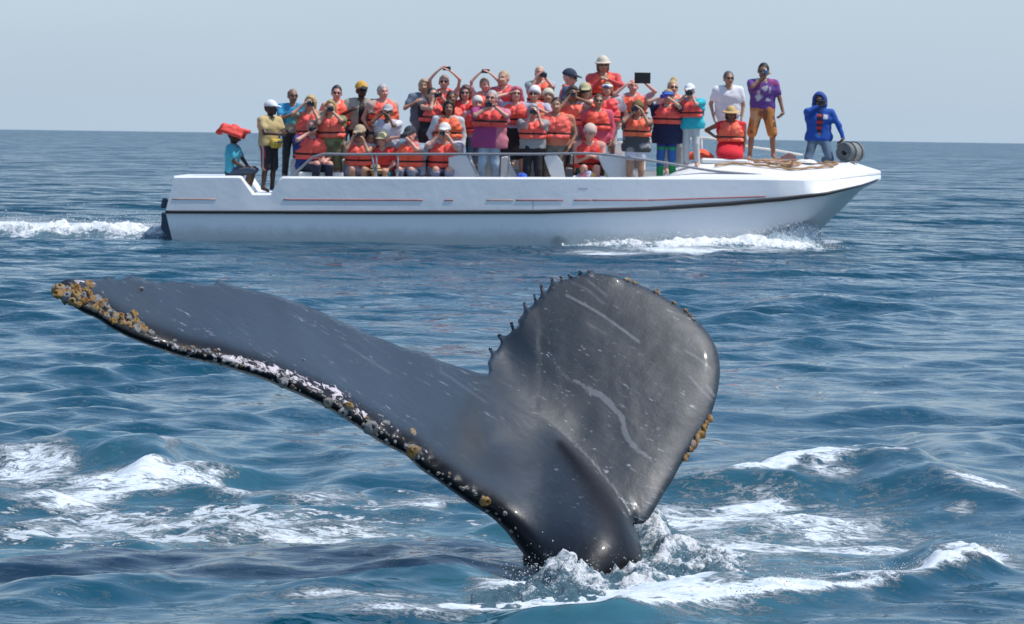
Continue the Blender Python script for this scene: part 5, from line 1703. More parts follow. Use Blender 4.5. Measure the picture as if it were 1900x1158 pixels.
# ------------------------------------------------------------------ everyone aboard
def build_crowd():
    K = 'knee'
    blk, navy, wht, gry = (.018, .018, .022), (.018, .025, .075), (.72, .72, .74), (.30, .32, .34)
    cyan, turq, khk, red, pnk, lav = (.06, .36, .47), (.03, .45, .52), (.50, .40, .22), (.62, .03, .03), (.62, .16, .22), (.46, .44, .56)
    den, dden, lden, olv = (.075, .13, .22), (.05, .07, .11), (.30, .38, .46), (.11, .11, .05)
    brn, blond, grey, dark, gold = (.10, .05, .03), (.50, .34, .15), (.42, .41, .40), (.018, .014, .012), (.42, .27, .10)
    F0, F1, F2, F3 = .86, 1.08, 1.33, 1.58
    T_ = lambda c, seed=0: (lambda V: np.array(c)[None] * (1 + .5 * fbm(V[:, 0] * 9 + seed, V[:, 2] * 9, octv=2, seed=seed))[:, None])
    P = person
    zd = lambda px, Y, up=0: deck_z(BX(px) * Y / YN, Y) + .036 + up
    # --- crew at the stern
    def tee(V):
        c = np.tile(np.array(cyan), (len(V), 1)); m = (np.abs(V[:, 0] - .05) < .05) & (V[:, 1] < 0) & (V[:, 2] < .32) & (V[:, 2] > .1)
        c[m] = (.55, .65, .68); return c
    sk1 = P(dict(x=436, top=240, Y=60.55, floor=zd(420, 60.5), pose='sit', yaw=72, lean=2, hpitch=18, skin='dark', arms='lap', hair=('short', dark), shirt=tee, pants=T_(dden, 3), plen=K,
           lbl="boy in a cyan T-shirt seated on the stern with an orange vest over his head"))
    skl, root, W = sk1; s = PEOPLE[-1]['s']
    Fv = Field(skl['HC'] - .4, skl['HC'] + .4, .02)
    HC, RH = skl['HC'], skl['RH']
    h = lambda x, y, z: HC + RH @ vec(x, y, z)
    Fv.ell(h(0, .02, .145), (.25, .27, .04), RH @ rot('x', -.12), .05, box=.04)
    Fv.ell(h(0, .27, .05), (.22, .05, .13), RH @ rot('x', .5), .06, box=.04)
    for sd in (-1, 1): Fv.ell(h(.25 * sd, .05, .08), (.045, .22, .09), RH @ rot('y', -.6 * sd), .06, box=.035)
    Fv.ell(h(.0, .05, .20), (.06, .08, .03), RH, .04)
    Fv.cone(h(-.3, .0, .165), h(.3, .0, .165), .010, .010, 1, .02, cut=True)
    V, Q = Fv.mesh()
    link("life_vest", make_mesh("life_vest", V * s, Q, np.tile(np.array([.80, .06, .04]), (len(V), 1))), vcol("vest_nylon", .6, .12, .014, 20, 8), root)
    def stripes(V):
        c = np.tile(np.array(blk), (len(V), 1)); m = (V[:, 0] < -.1) & (np.abs(V[:, 1] + .02) < .07)
        b = (np.floor((V[:, 1] + .2) * 45).astype(int) % 3)
        c[m & (b == 0)] = (.55, .05, .06); c[m & (b == 1)] = (.6, .58, .58); return c
    def khaki(V):
        c = np.tile(np.array(khk), (len(V), 1)); q = fbm(V[:, 0] * 5, V[:, 2] * 5, octv=2, seed=8)
        c[(V[:, 1] < -.02)] *= (1.05, 1.0, .85); c[q > .35] = (.5, .43, .33); return c
    skl, root, W = P(dict(x=503, top=188, Y=60.62, floor=zd(490, 60.6), yaw=52, hyaw=12, skin='dark', arms='waist', hat=('cap', wht), hair=('short', dark), shirt=khaki, pants=stripes, plen=K, loose=.008,
           lbl="dark-skinned man in white cap and khaki shirt standing in the stern step"))
    t = thing("waist_bag", W(vec(.0, -.19, .93)), "yellow patterned waist bag worn by the man in the khaki shirt", "bag", None, math.radians(52))
    mb = MB(); mb.box((0, 0, 0), (.13, .055, .085), bev=.035)
    link("pouch", mb.mesh("pouch", True), plain("bag_yellow", (.55, .38, .05), .7, .5, 18), t)
    m2 = MB(); m2.box((0, -.058, .02), (.10, .004, .008), bev=.002); link("zip", m2.mesh("zip"), plain("zip_blue", (.05, .10, .25), .5), t)
    def cy(V):
        c = np.tile(np.array((.035, .27, .48)), (len(V), 1)); m = (V[:, 1] < 0) & (V[:, 2] < .3) & (V[:, 2] > .12) & (V[:, 0] > -.12)
        c[m] = (.14, .52, .58); m = (V[:, 1] < 0) & (V[:, 2] < .12); c[m] = (.45, .42, .34); return c
    P(dict(x=542, top=164.5, Y=61.05, floor=F1, yaw=12, hyaw=8, hpitch=6, skin='mid', ra=((.02, .26, -.36),), la=((.10, .24, -.42),), hair=('bald', dark), glasses=1, shirt=cy, pants=T_((.05, .055, .06), 4),
           lbl="balding man in a bright blue T-shirt and sunglasses behind the khaki shirt"))
    # --- port end of the crowd
    P(dict(x=581, top=177, Y=60.78, floor=F0, skin='fair', arms='camera', hair=('bob', blond), shirt=(.25, .28, .2), vest=1, pants=dden, item=('camera', "silver and black camera raised by the blonde woman near the stern"),
           lbl="blonde woman in an orange vest filming above the bald man in blue"))
    P(dict(x=580, top=219.6, Y=60.6, floor=1.22, pose='sit', yaw=24, hyaw=-28, knees=.12, lean=4, skin='pink', ra=((.10, .17, -.10),), la=((.20, .24, -.52),), hair=('bald', grey), shirt=(.02, .045, .22), pants=(.02, .024, .05), vest=1, vlow=.12, w=1.1,
           item=('camera', "small camera held to the face by the bald man seated in blue"), hold='r', lbl="bald man in a blue shirt and dark trousers seated on the gunwale"))
    P(dict(x=630, top=159, Y=61.1, floor=F1, skin='pink', yaw=20, hyaw=-14, arms='down', hair=('short', dark), glasses=1, vest=1, shirt=None, pants=dden, lbl="bare-armed dark-haired man in an orange vest standing behind the olive-shirted child"))
    P(dict(x=617, top=186, Y=60.62, floor=F0, skin='fair', arms='camera', hair=('bob', gold), shirt=(.20, .22, .10), vest=1, vlow=.1, pants=T_(olv, 5), plen=K, item=('camera', "compact black camera held by the child in the olive shirt"),
           lbl="child with light brown hair and olive shirt photographing from behind the rail"))
    P(dict(x=668.7, top=152.7, Y=61.1, floor=F1, yaw=18, hyaw=4, skin='dark', ra=((.2, .24, -.36),), la=((.22, .26, -.40),), hat=('cap', (.62, .34, .05)), brim=(.03, .03, .03), glasses=1, shirt=(.36, .33, .27), inner=blk, open_front=1, pants=blk,
           lbl="man in a yellow cap with an open khaki shirt over black"))
    P(dict(x=667, top=233.6, Y=60.6, floor=1.14, pose='sit', skin='tan', arms='camera', hat=('cap', (.42, .33, .22)), glasses=1, shirt=lav, sleeve='none', hem=-.1, pants=(.4, .38, .46), plen='short', vest=1, vlow=.12,
           item=('camera', "black camera raised by the seated person in the tan cap"), lbl="person in a tan cap and lavender top seated behind the rail posts"))
    P(dict(x=714, top=156.7, Y=61.1, floor=F1, yaw=24, skin='pink', arms='down', hair=('short', grey), shirt=(.5, .35, .3), sleeve='none', vest=1, pants=gry, w=1.05, lbl="grey-haired man in an orange vest looking towards the bow"))
    P(dict(x=717, top=195.4, Y=60.72, floor=F0, skin='brown', yaw=-8, arms='camera', hat=('cap', (.38, .38, .40)), shirt=(.66, .64, .72), vest=0, pants=lav, item=('phone', "phone held up by the person in the grey cap and white T-shirt"),
           lbl="person in a grey cap and white T-shirt without a vest"))
    P(dict(x=687, top=244, Y=60.68, floor=1.14, pose='sit', skin='mid', arms='lap', hair=('short', dark), shirt=red, vest=1, vred=1, pants=red, plen='short', lbl="small dark-haired child seated between the tan cap and the straw hat"))
    P(dict(x=709, top=247, Y=60.6, floor=1.14, pose='sit', skin='fair', arms='lap', hat=('bucket', (.60, .50, .26)), shirt=red, vest=1, vred=1, pants=(.05, .42, .5), plen='short', item=('hat', "spare straw hat held on the lap of the seated child by the rail"), hold='r',
           lbl="child in a straw hat and red vest seated low behind the rail"))
    P(dict(x=761, top=236, Y=60.6, floor=1.15, pose='sit', yaw=-6, w=1.18, skin='pink', ra=((.14, .17, -.03), (1, .1, -.45)), la=((.02, .17, -.05), (1, .2, -.8)), hat=('cap', (.035, .04, .05)), shirt=T_((.34, .38, .44), 6), vest=1, vlow=.1, belly=1, pants=(.16, .18, .24),
           item=('camera', "large black camera gripped by the broad man in the grey T-shirt"), lbl="broad man in a black cap and grey T-shirt leaning on the rail"))
    P(dict(x=824.6, top=229, Y=60.6, floor=1.15, pose='sit', yaw=-10, skin='fair', arms='camera', hat=('cap', (.66, .64, .58)), hair=('short', brn), shirt=(.60, .60, .68), vest=1, vlow=.08, w=1.08, pants=(.26, .26, .36),
           item=('camera', "small camera hiding the face of the woman in the cream cap"), lbl="woman in a cream cap and white shirt seated right of the broad man"))
    P(dict(x=783, top=146, Y=61.5, floor=F2, yaw=30, hyaw=-20, skin='tan', ra=((.2, .18, -.34),), la=((.1, .22, -.2),), hair=('bob', (.40, .27, .16)), shirt=(.13, .16, .21), pants=(.2, .22, .26), lbl="light-haired woman in a slate grey T-shirt behind the one in black"))
    P(dict(x=802, top=163, Y=60.95, floor=F1, yaw=26, skin='fair', arms='camera', hair=('short', dark), shirt=blk, hem=-.2, sleeve='none', vest=1, vlow=.16, pants=blk, plen='skirt', item=('camera', "black camera with bright lens held by the woman in the black dress"),
           lbl="woman in a long black dress and open orange vest photographing"))
    P(dict(x=827.6, top=139, Y=61.55, floor=F2, skin='pink', arms='up', hpitch=-4, hair=('short', (.35, .25, .2)), glasses=1, vest=1, shirt=None, pants=gry, item=('phone', "dark phone held overhead by the bare-armed man left of centre"),
           lbl="bare-armed man holding a phone above his cropped head"))
    P(dict(x=828.6, top=186.5, Y=60.75, floor=F0, yaw=10, skin='mid', arms='down', hair=('bob', dark), shirt=(.55, .57, .58), sleeve='long', vest=1, vlow=.1, pants=den, lbl="dark-haired woman with grey-white long sleeves and blue jeans above the cream cap"))
    P(dict(x=840.5, top=169.6, Y=61.1, floor=F1, yaw=-12, skin='brown', ra='down', la=((.12, .26, -.36),), hair=('short', dark), vest=1, shirt=red, pants=gry, lbl="dark-skinned man peering over the shoulder of the woman in grey sleeves"))
    P(dict(x=864, top=157.7, Y=61.15, floor=F1, yaw=-6, skin='pink', arms='down', hair=('bob', (.14, .055, .04)), glasses=1, vest=1, vred=1, shirt=red, pants=den, w=1.05, lbl="woman with a chestnut bob and sunglasses in a red vest"))
    P(dict(x=900, top=145, Y=61.55, floor=F2, skin='pink', arms='up', hair=('short', (.30, .18, .10)), vest=1, shirt=(.6, .35, .32), pants=gry, item=('phone', "black phone held high by the smiling man left of the tall blond man"),
           lbl="smiling man with arms raised beside the tall blond man"))
    P(dict(x=884, top=179.5, Y=60.95, floor=F1, skin='pink', arms='down', hat=('wrap', (.62, .60, .54)), vest=1, vred=1, shirt=(.62, .3, .3), pants=den, lbl="person in a cream cap tucked between the chestnut bob and the magenta shirt"))
    def mag(V):
        c = np.tile(np.array((.34, .05, .17)), (len(V), 1)); c[V[:, 0] > .1] = (.55, .17, .22); return c
    P(dict(x=907, top=167.6, Y=60.42, floor=.86, yaw=4, skin='pink', ra=((.055, .19, -.12), (1, .1, -.7)), la=((.055, .19, -.12), (1, .1, -.7)), w=1.15, hair=('short', grey), glasses=1, shirt=mag, hem=-.16, vest=1, vlow=.19, pants=T_(lden, 7),
           item=('camera', "slim dark camera held at the mouth of the grey-haired man in magenta"), lbl="grey-haired man in a magenta shirt and pale jeans at the rail"))
    P(dict(x=938.7, top=131.5, Y=61.5, floor=F2, yaw=-8, w=1.15, skin='fair', ra=((.10, .22, -.30),), la='down', hair=('short', (.45, .32, .18)), vest=1, shirt=T_((.42, .12, .16), 8), pants=gry, lbl="tall man with short blond hair in the back row"))
    P(dict(x=958, top=161, Y=60.95, floor=F1, skin='pink', ra=((.12, .06, .02), (1, .2, -.3)), la='down', hair=('long', (.42, .08, .10)), glasses=1, w=1.08, vest=1, vlow=.12, shirt=lav, hem=-.16, pants=blk, plen='skirt', lbl="woman with pinkish-red hair and big sunglasses touching her head"))
    P(dict(x=991.7, top=161, Y=61.05, floor=F1, skin='fair', arms='chest', hat=('wrap', (.74, .72, .70)), glasses=1, vest=1, shirt=lav, pants=gry, lbl="woman in a white headscarf and dark sunglasses in the middle of the crowd"))
    P(dict(x=989.5, top=193, Y=60.5, floor=F0, skin='pink', arms='camera', hair=('bob', (.36, .34, .34)), w=1.05, shirt=(.30, .30, .30), vest=1, vlow=.14, pants=blk, item=('camera', "grey camera in both hands of the person in black trousers"),
           lbl="person in black trousers filming below the white headscarf"))
    P(dict(x=1007, top=123, Y=61.9, floor=F3, skin='pink', arms='camera', beard=(.5, .38, .25), hair=('short', (.55, .40, .25)), vest=1, shirt=T_((.3, .4, .42), 9), sleeve='short', pants=gry, item=('camera', "black camera at the face of the blond bearded man at the back"),
           lbl="blond bearded man with a camera in the very back row"))
    P(dict(x=1021, top=165.5, Y=61.15, floor=F1, skin='tan', ra='down', la=((.12, .26, -.36),), hat=('wrap', (.58, .53, .40)), vest=1, shirt=wht, pants=gry, lbl="man in a cream hat half hidden behind the dark-haired woman"))
    P(dict(x=1027, top=180.6, Y=60.66, floor=F0, skin='tan', arms='down', w=1.18, hair=('short', (.03, .018, .015)), shirt=(.62, .2, .12), sleeve='none', vest=1, vlow=.08, belly=1, pants=T_((.20, .18, .15), 10), lbl="dark-haired woman in a wide orange vest and patterned trousers"))
    P(dict(x=1057.5, top=130, Y=61.5, floor=F2, yaw=80, hpitch=6, skin='pink', arms='down', hat=('cap', (.028, .04, .075)), glasses=1, shirt=(.06, .09, .15), vest=1, pants=dden, lbl="man in a navy cap seen in profile looking to the bow"))
    P(dict(x=1058.6, top=159, Y=61.0, floor=F1, skin='mid', ra='camera', la=((.06, .165, -.045), (1, .3, -.75)), hair=('bob', (.05, .03, .02)), vest=1, vlow=.1, shirt=(.5, .5, .5), hem=-.14, pants=(.6, .58, .6), plen='short', item=('camera', "black camera held by the dark-haired woman below the navy cap"),
           lbl="dark-haired woman photographing directly below the man in the navy cap"))
    P(dict(x=1091, top=156, Y=61.15, floor=F1, skin='tan', yaw=14, ra=((.10, .22, -.30),), la='down', hat=('cap', (.45, .40, .22)), hair=('bob', (.2, .17, .12)), glasses=1, vest=1, shirt=wht, pants=gry, lbl="person in an olive-cream cap and mirrored sunglasses beside the white visor"))
    P(dict(x=1124, top=106, Y=61.9, floor=F3, yaw=4, skin='tan', arms='chest', hat=('bucket', (.62, .54, .42)), hair=('bob', (.14, .08, .05)), glasses=1, vest=1, shirt=(.62, .08, .08), sleeve='long', pants=gry, w=1.05, lbl="woman in a beige sun hat and sunglasses standing highest of all"))
    P(dict(x=1128.5, top=152.6, Y=61.28, floor=F2, yaw=-8, skin='pink', arms='down', hat=('visor', (.72, .72, .74)), brim=(.04, .06, .16), hair=('bob', (.30, .17, .08)), vest=1, vlow=.02, w=1.1, shirt=(.6, .55, .55), pants=(.45, .36, .32), plen=K, lbl="woman in a white visor below the one in the beige sun hat"))
    P(dict(x=1106, top=175, Y=60.9, floor=F1, yaw=10, skin='tan', arms='down', hair=('short', brn), glasses=1, vest=1, vlow=.12, shirt=(.64, .10, .16), sleeve='long', hem=-.14, pants=(.2, .15, .12), lbl="short-haired woman in sunglasses and a pink long-sleeved shirt"))
    P(dict(x=1095, top=228, Y=60.6, floor=1.22, pose='sit', lean=14, hpitch=16, hyaw=-20, skin='pink', ra=((.0, .20, -.34),), la=((.02, .24, -.30),), hat=('wrap', (.64, .46, .40)), shirt=(.62, .3, .26), sleeve='none', vest=1, vred=1, vlow=.06, pants=(.03, .11, .06), plen=K,
           lbl="hunched person in a pink headscarf seated with arms folded behind the rail"))
    P(dict(x=1174, top=147, Y=61.5, floor=F2, skin='pink', yaw=0, ra=((.20, .22, -.02), (1, 0, -.5)), la=((.20, .24, .05), (1, 0, -.5)), w=1.15, hair=('bald', grey), vest=1, shirt=(.45, .35, .40), pants=gry, item=('tablet', "large black tablet held up by the balding man at the back"), hold='l', lbl="balding man at the back holding up a black tablet"))
    def shaw(V):
        c = np.tile(np.array((.07, .07, .07)), (len(V), 1)); q = fbm(V[:, 0] * 9, V[:, 2] * 9, octv=2, seed=12); c[q > .2] = (.28, .27, .27); return c
    P(dict(x=1179, top=188, Y=60.36, floor=F0, skin='tan', arms='camera', hat=('wrap', (.16, .11, .04)), hair=('bob', (.05, .03, .02)), shirt=shaw, hem=-.12, sleeve='none', vest=1, vlow=.16, pants=(.66, .63, .72), plen='short', item=('camera', "black camera held by the woman in white shorts"),
           lbl="woman in white shorts and an olive headscarf taking a picture"))
    def gb(V):
        c = np.tile(np.array((.02, .30, .10)), (len(V), 1)); c[(V[:, 2] > .35 + .3 * V[:, 0]) & (V[:, 2] < .62)] = (.03, .12, .36); c[V[:, 2] > .68] = (.02, .04, .2); return c
    P(dict(x=1237, top=165.6, Y=60.6, floor=1.10, yaw=-14, skin='fair', ra=((.07, .17, -.01), (1, .2, -.4)), la=((.05, .17, -.02), (1, .2, -.7)), w=1.1, hat=('visor', (.04, .12, .42)), hair=('short', gold), shirt=(.014, .018, .06), hem=-.2, vest=1, vlow=.16, pants=gb,
           item=('binoculars', "purple binoculars raised by the man in the blue visor"), lbl="man in a blue visor with green and blue patterned trousers"))
    P(dict(x=1254, top=149.4, Y=61.2, floor=1.27, yaw=6, skin='fair', ra='down', la=((.12, .26, -.36),), hair=('bun', blond), glasses=1, vest=1, shirt=(.6, .4, .36), pants=gry, lbl="blonde woman in sunglasses with hair tied up behind the white cap"))
    P(dict(x=1283.6, top=157, Y=60.5, floor=zd(1278, 60.5), yaw=-10, skin='fair', arms='camera', hat=('cap', wht), glasses=1, w=1.12, shirt=turq, hem=-.12, vest=1, vlow=.13, pants=(.56, .55, .54), item=('camera', "grey camera held by the man in the turquoise shirt"),
           lbl="man in a white cap, turquoise shirt and pale trousers"))
    # --- on the foredeck
    P(dict(x=1352.7, top=132, Y=61.85, floor=zd(1352, 61.85), yaw=4, skin='tan', arms='down', w=.98, hair=('short', (.12, .11, .10)), glasses=1, shirt=(.78, .78, .80), pants=(.70, .70, .72), loose=.006, lbl="man in a white polo shirt standing on the foredeck with arms down"))
    P(dict(x=1357, top=199, Y=61.0, floor=zd(1350, 61.0), pose='heel', yaw=-14, lean=-3, w=1.1, skin='brown', ra=((.32, -.02, -.46),), la=((.27, .08, -.76),), hat=('straw', (.58, .38, .16)), hair=('bob', dark), shirt=(.66, .02, .03), sleeve='none', vest=1, vlow=.08, pants=(.66, .015, .03), plen='skirt',
           lbl="kneeling girl in a red skirt, straw hat and orange vest"))
    def pur(V):
        c = np.tile(np.array((.13, .05, .24)), (len(V), 1)); q = fbm(V[:, 0] * 14, V[:, 2] * 14, octv=3, seed=15); m = (V[:, 1] < 0) & (np.abs(V[:, 0]) < .13) & (V[:, 2] > .12) & (q > .12); c[m] = (.52, .50, .52); m2 = (q < -.25) & (V[:, 2] > .25); c[m2] = (.38, .07, .22); return c
    def ora(V):
        q = fbm(V[:, 0] * 8, V[:, 2] * 6, octv=3, seed=17); c = np.tile(np.array((.52, .20, .055)), (len(V), 1)); c[q > .22] = (.22, .08, .04); c[q < -.3] = (.62, .34, .18); return c
    P(dict(x=1416.6, top=117, Y=61.3, floor=zd(1414, 61.3), yaw=6, hyaw=-10, skin='mid', stance=.19, ra=((.02, .17, -.10), (1, .2, -.8)), la=((.37, .04, -.76), (.5, -.8, 0)), w=.92, hair=('short', dark), glasses=1, shirt=pur, hem=-.02, pants=ora, plen=K, loose=.004, item=('bottle', "blue drink bottle raised to the mouth of the man in purple"), hold='r',
           lbl="man in a purple patterned T-shirt and orange shorts drinking from a bottle"))
    def strp(V):
        c = np.tile(np.array((.015, .022, .06)), (len(V), 1)); c[(np.floor(V[:, 2] * 17).astype(int) % 2) == 0] = (.48, .03, .035); return c
    def bj(V):
        c = np.tile(np.array((.012, .075, .36)), (len(V), 1)); m = (V[:, 1] < -.02) & (np.abs(V[:, 0] - .11) < .045) & (np.abs(V[:, 2] - .36) < .04); c[m] = (.6, .62, .64); return c
    P(dict(x=1521, top=173, Y=61.25, floor=zd(1520, 61.2), pose='kneel', stance=.20, yaw=-4, skin='brown', lean=0, w=.98, ra=((.02, .19, -.07), (1, .1, -.7)), la=((.46, .10, -.76), (.8, -.5, .2)), hat=('hood', (.02, .06, .26)), glasses=1, shirt=bj, sleeve='long', hem=-.1, open_front=1, inner=strp, pants=T_((.10, .15, .22), 18), item=('camera', "small black camera held to the face of the hooded man in blue"), hold='r',
           lbl="kneeling man in a blue hooded jacket holding the grey mat on the bow"))
    for p in PEOPLE:
        h_ = p['s'] * 1.7
        if not 1.5 < h_ < 1.88: print("HEIGHT", p['lbl'][:40], round(h_, 2))
build_crowd()
# ------------------------------------------------------------------ broken water: wake, bow wave, splash round the tail
def foam_material():
    m, n, l, p = mat_new("foam_water")
    geo = n.new("ShaderNodeNewGeometry"); pos = geo.outputs["Position"]
    a = noise_node(n, l, 7, 8, .7, pos, .4)
    b = noise_node(n, l, 42, 5, .75, pos, .2)
    at = n.new("ShaderNodeAttribute"); at.attribute_name = "dens"
    v = math_node(n, l, 'MULTIPLY_ADD', b.outputs[0], .5, math_node(n, l, 'MULTIPLY', a.outputs[0], .5))
    k = ramp(n, l, math_node(n, l, 'SUBTRACT', v, math_node(n, l, 'SUBTRACT', .82, math_node(n, l, 'MULTIPLY', at.outputs["Fac"], .46))), (-.03, .10))
    c = mix_col(n, l, k, (.09, .17, .21), (.84, .86, .87))
    l.new(c, p.inputs["Base Color"])
    l.new(math_node(n, l, 'MULTIPLY_ADD', k, .6, .12), p.inputs["Roughness"])
    p.inputs["IOR"].default_value = 1.333
    bp = n.new("ShaderNodeBump"); bp.inputs["Distance"].default_value = .05
    l.new(v, bp.inputs["Height"]); l.new(bp.outputs[0], p.inputs["Normal"])
    return m

def build_spray():
    fm = foam_material()
    def patch(name, label, x0, x1, y0, y1, step, hf, df, base=-.05):
        xs, ys = np.arange(x0, x1 + 1e-6, step), np.arange(y0, y1 + 1e-6, step)
        X, Y = np.meshgrid(xs, ys)
        Z = hf(X, Y); D = df(X, Y, Z)
        nr, nc = X.shape
        V = np.stack([X, Y, Z], -1).reshape(-1, 3)
        i = np.arange(nr - 1)[:, None] * nc + np.arange(nc - 1)[None]
        Q = np.stack([i, i + 1, i + nc + 1, i + nc], -1).reshape(-1, 4)
        zq = V[Q][:, :, 2].max(1)
        Q = Q[zq > base]
        used = np.unique(Q); rm = np.full(len(V), -1); rm[used] = np.arange(len(used))
        o = link(name, make_mesh(name, V[used], rm[Q], None, dict(dens=D.ravel()[used])), fm)
        o["kind"] = "stuff"; o["label"] = label
        return o
    def drops(name, label, P, R, mat=fm):
        """loose drops and clots of foam as small faceted beads"""
        oc = np.array([[1, 0, 0], [-1, 0, 0], [0, 1, 0], [0, -1, 0], [0, 0, 1], [0, 0, -1]], float)
        tr = np.array([[0, 2, 4], [2, 1, 4], [1, 3, 4], [3, 0, 4], [2, 0, 5], [1, 2, 5], [3, 1, 5], [0, 3, 5]])
        n = len(P)
        sc = R[:, None, None] * (1 + RNG.uniform(-.35, .35, (n, 6, 1)))
        V = (P[:, None, :] + oc[None] * sc).reshape(-1, 3)
        T = (tr[None] + 6 * np.arange(n)[:, None, None]).reshape(-1, 3)
        o = link(name, make_mesh(name, V, T, None, dict(dens=np.ones(len(V)))), mat)
        o["kind"] = "stuff"; o["label"] = label
        return o
    g = lambda q, s: np.exp(-(q / s) ** 2)
    # --- wake astern
    xt = BX(322)
    def wake_h(X, Y):
        u = xt - X
        n1 = fbm(X * 1.6, Y * 2.4, octv=4, seed=61); n2 = fbm(X * 8, Y * 8, octv=4, seed=62, gain=.7)
        env = np.interp(u, [-.6, -.1, .5, 1.2, 2.2, 4, 9], [.10, .22, .23, .25, .21, .20, .10])
        c = g(Y - 60.9, .55) + .75 * g(Y - 62.2, .6)
        return env * c * (1 + .75 * n1) + .10 * n2 * c - .05
    patch("wake_foam", "white churned wake trailing behind the boat's stern", xt - 8, xt + .5, 59.6, 63.6, .045, wake_h,
          lambda X, Y, Z: np.clip(.62 + 1.6 * Z + .25 * fbm(X * 3, Y * 3, octv=3, seed=63), .35, 1.2), -.02)
    n = 1400
    P = np.stack([xt - RNG.uniform(0, 1, n) ** 1.3 * 7, RNG.normal(61.1, .5, n), np.abs(RNG.normal(.16, .12, n))], 1)
    drops("wake_drops", "drops of spray flying over the wake", P, RNG.uniform(.004, .014, n))
    # --- bow wave along the near side
    line = US([1050, 1120, 1200, 1280, 1350, 1420, 1480, 1520], [461, 461, 461, 460, 459, 457, 453, 449])
    def bow_h(X, Y):
        yl = np.interp(X, line[:, 0], np.full(len(line), 59.0))
        pk = np.interp(X, [BX(a) for a in (1040, 1110, 1200, 1290, 1335, 1400, 1460, 1510, 1535)], [.05, .09, .14, .21, .25, .20, .15, .10, 0])
        yc = np.interp(X, [BX(a) for a in (1040, 1250, 1420, 1530)], [59.45, 59.5, 59.75, 60.2])
        n1 = fbm(X * 2.4, Y * 3.2, octv=4, seed=71); n2 = fbm(X * 12, Y * 12, octv=4, seed=72, gain=.7)
        c = np.where(Y < yc, g(Y - yc, .36), g(Y - yc, .5))
        return pk * c * (1 + .7 * n1) + .075 * n2 * c * (pk > .03) - .03
    patch("bow_wave", "white bow wave curling along the boat's side", BX(1040), BX(1540), 58.5, 60.7, .035, bow_h,
          lambda X, Y, Z: np.clip(.66 + 2.2 * Z + .2 * fbm(X * 3, Y * 3, octv=3, seed=73), .3, 1.25), -.015)
    n = 2600
    t = RNG.uniform(0, 1, n)
    px_ = np.where(RNG.random(n) < .55, RNG.normal(1480, 38, n), RNG.uniform(1080, 1500, n))
    zmax = np.interp(px_, [1080, 1300, 1400, 1470, 1510, 1560], [.12, .30, .36, .48, .40, .05])
    P = np.stack([(px_ - CX) * YN / F, np.interp(px_, [1080, 1420, 1530, 1600], [59.5, 59.75, 60.4, 60.9]) + RNG.normal(0, .16, n), zmax * RNG.uniform(0, 1, n) ** 1.6], 1)
    drops("bow_spray", "fine spray thrown up by the bow", P, RNG.uniform(.003, .012, n))
    # sheet of water climbing the stem
    a = np.linspace(0, 1, 46); b_ = np.linspace(0, 1, 20)
    A, B_ = np.meshgrid(a, b_)
    pxs = 1385 + A * 148
    ht = np.interp(pxs, [1385, 1430, 1470, 1505, 1525, 1533], [.16, .33, .45, .50, .38, .1]) * (1 + .25 * fbm(pxs / 11, B_ * 0 + .5, octv=3, seed=75))
    X = (pxs - CX) * YN / F
    Yb = np.interp(pxs, [1385, 1450, 1500, 1533], [59.95, 60.08, 60.35, 60.75])
    Y = Yb - .10 - .22 * (1 - B_) ** 2 + .05 * fbm(pxs / 8, B_ * 5, octv=3, seed=76)
    Z = B_ * ht - .05
    n_ = 46
    i = np.arange(19)[:, None] * n_ + np.arange(n_ - 1)[None]
    Q = np.stack([i, i + 1, i + n_ + 1, i + n_], -1).reshape(-1, 4)
    V = np.stack([X, Y, Z], -1).reshape(-1, 3)
    V2 = V.copy(); V2[:, 1] += .06
    sm, nd, l, p = mat_new("spray_sheet")
    geo = nd.new("ShaderNodeNewGeometry")
    mp = nd.new("ShaderNodeMapping"); l.new(geo.outputs["Position"], mp.inputs[0]); mp.inputs["Scale"].default_value = (26, 10, 7)
    ns = noise_node(nd, l, 1.0, 6, .7, mp.outputs[0], .4)
    l.new(mix_col(nd, l, ramp(nd, l, ns.outputs[0], (.42, .72)), (.30, .42, .48), (.76, .81, .84)), p.inputs["Base Color"])
    p.inputs["Roughness"].default_value = .35
    edge = nd.new("ShaderNodeAttribute"); edge.attribute_name = "dens"
    l.new(ramp(nd, l, math_node(nd, l, 'SUBTRACT', math_node(nd, l, 'MULTIPLY', edge.outputs["Fac"], 1.25), math_node(nd, l, 'MULTIPLY', ns.outputs[0], 1.1)), (-.05, .22)), p.inputs["Alpha"])
    bp = nd.new("ShaderNodeBump"); bp.inputs["Distance"].default_value = .03; l.new(ns.outputs[0], bp.inputs["Height"]); l.new(bp.outputs[0], p.inputs["Normal"])
    dn = ((1 - B_) * np.clip(np.minimum(A, 1 - A) * 8, 0, 1)).ravel() * .75 + .42
    o = link("bow_splash", make_mesh("bow_splash", np.concatenate([V, V2]), np.concatenate([Q, Q[:, ::-1] + len(V)]), None, dict(dens=np.concatenate([dn, dn]))), sm)
    o["kind"] = "stuff"; o["label"] = "sheet of water thrown up against the stem"
    # --- round the whale's tail stock
    def W(px, py): return US(px, py)[:2]
    c1 = US(1050, 1098); c2 = US(1235, 1055); c3 = US(1320, 1060); c4 = US(1180, 1085); c5 = US(1000, 1112); c6 = US(1210, 1000)
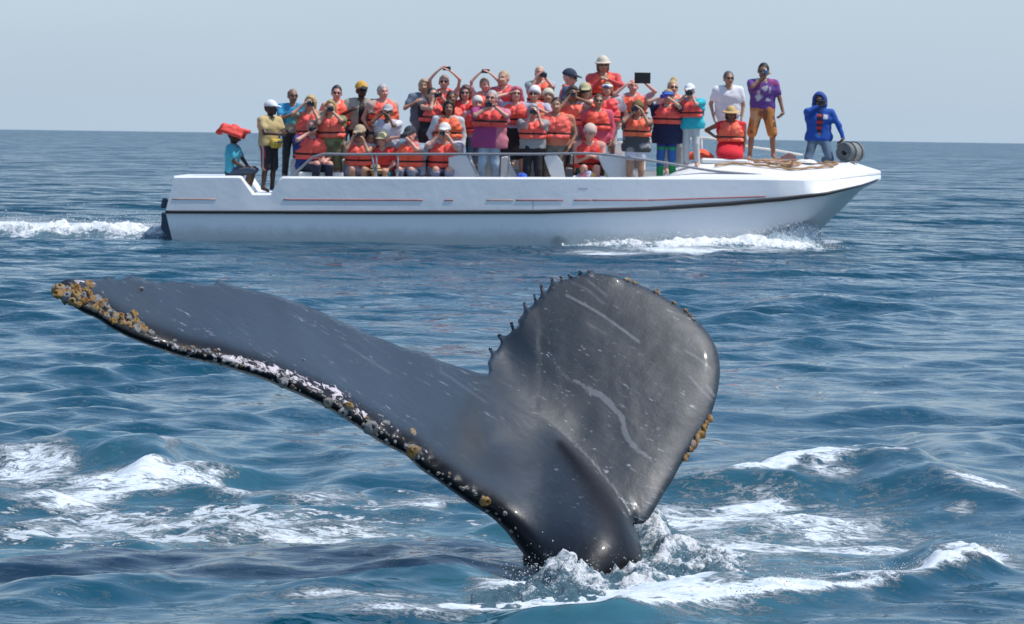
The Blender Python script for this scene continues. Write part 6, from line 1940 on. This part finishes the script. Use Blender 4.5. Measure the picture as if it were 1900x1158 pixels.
    def sp_h(X, Y):
        n1 = 1 - 2.2 * np.abs(fbm(X * 8, Y * 5, octv=4, seed=81)); n2 = fbm(X * 30, Y * 24, octv=4, seed=82, gain=.7); n3 = fbm(X * 3.4, Y * 3.4, octv=3, seed=83)
        bl = lambda c, rx, ry, h: h * np.exp(-(((X - c[0]) / rx) ** 2 + ((Y - c[1]) / ry) ** 2))
        z = np.maximum.reduce([bl(c1, .135, .30, .145), bl(c5, .24, .22, .055), bl(c2, .20, .45, .115), bl(c3, .14, .40, .075), bl(c4, .14, .3, .075), bl(c6, .10, .5, .13)])
        z = z + .45 * bl(US(1120, 1112), .5, .35, .08) + bl(US(1172, 1092), .11, .24, .07) + bl(US(1095, 1118), .16, .18, .03) + bl(US(1300, 1045), .22, .5, .05)
        e = np.clip(z / .05, 0, 1)
        return z * (.62 + .55 * n1 + .3 * n3) + e * (.030 * n2) - .014
    patch("tail_splash", "white water heaped up round the whale's tail stock", US(880, 1080)[0], US(1420, 1060)[0], US(1000, 1150)[1], US(1200, 975)[1] + .3, .011, sp_h,
          lambda X, Y, Z: np.clip(.52 + 2.6 * Z + .32 * fbm(X * 9, Y * 9, octv=3, seed=84), .3, 1.15), -.005)
    n = 1500
    cs = np.array([c1, c1, c2, c2, c3, c4, c6, c5]); k = RNG.integers(0, 8, n)
    P = cs[k] + np.stack([RNG.normal(0, .11, n), RNG.normal(0, .16, n), np.abs(RNG.normal(.07, .05, n))], 1)
    drops("tail_drops", "droplets scattered round the tail stock", P, RNG.uniform(.001, .0042, n))
    # curling crest lip on the right, and loose clots on the left wave
    n = 1500
    t = RNG.uniform(0, 1, n)
    cx = np.interp(t, [0, .3, .6, 1], [1400, 1540, 1660, 1880]); cy = np.interp(t, [0, .3, .6, 1], [922, 905, 910, 940])
    P = US(cx + RNG.normal(0, 10, n), cy + RNG.normal(0, 5, n)); P[:, 2] = .06 + np.abs(RNG.normal(.07, .025, n)) * np.sin(np.pi * np.clip(t, .1, .95))
    t2 = RNG.uniform(0, 1, 900)
    P2 = US(np.interp(t2, [0, .3, 1], [1870, 1780, 1350]) + RNG.normal(0, 14, 900), np.interp(t2, [0, .3, 1], [1045, 1075, 1132]) + RNG.normal(0, 7, 900)); P2[:, 2] = .03 + np.abs(RNG.normal(.04, .03, 900))
    PP = np.concatenate([P[::3], P2]); drops("crest_drops", "flecks of spray along the breaking crests", PP, RNG.uniform(.001, .0042, len(PP)))
build_spray()
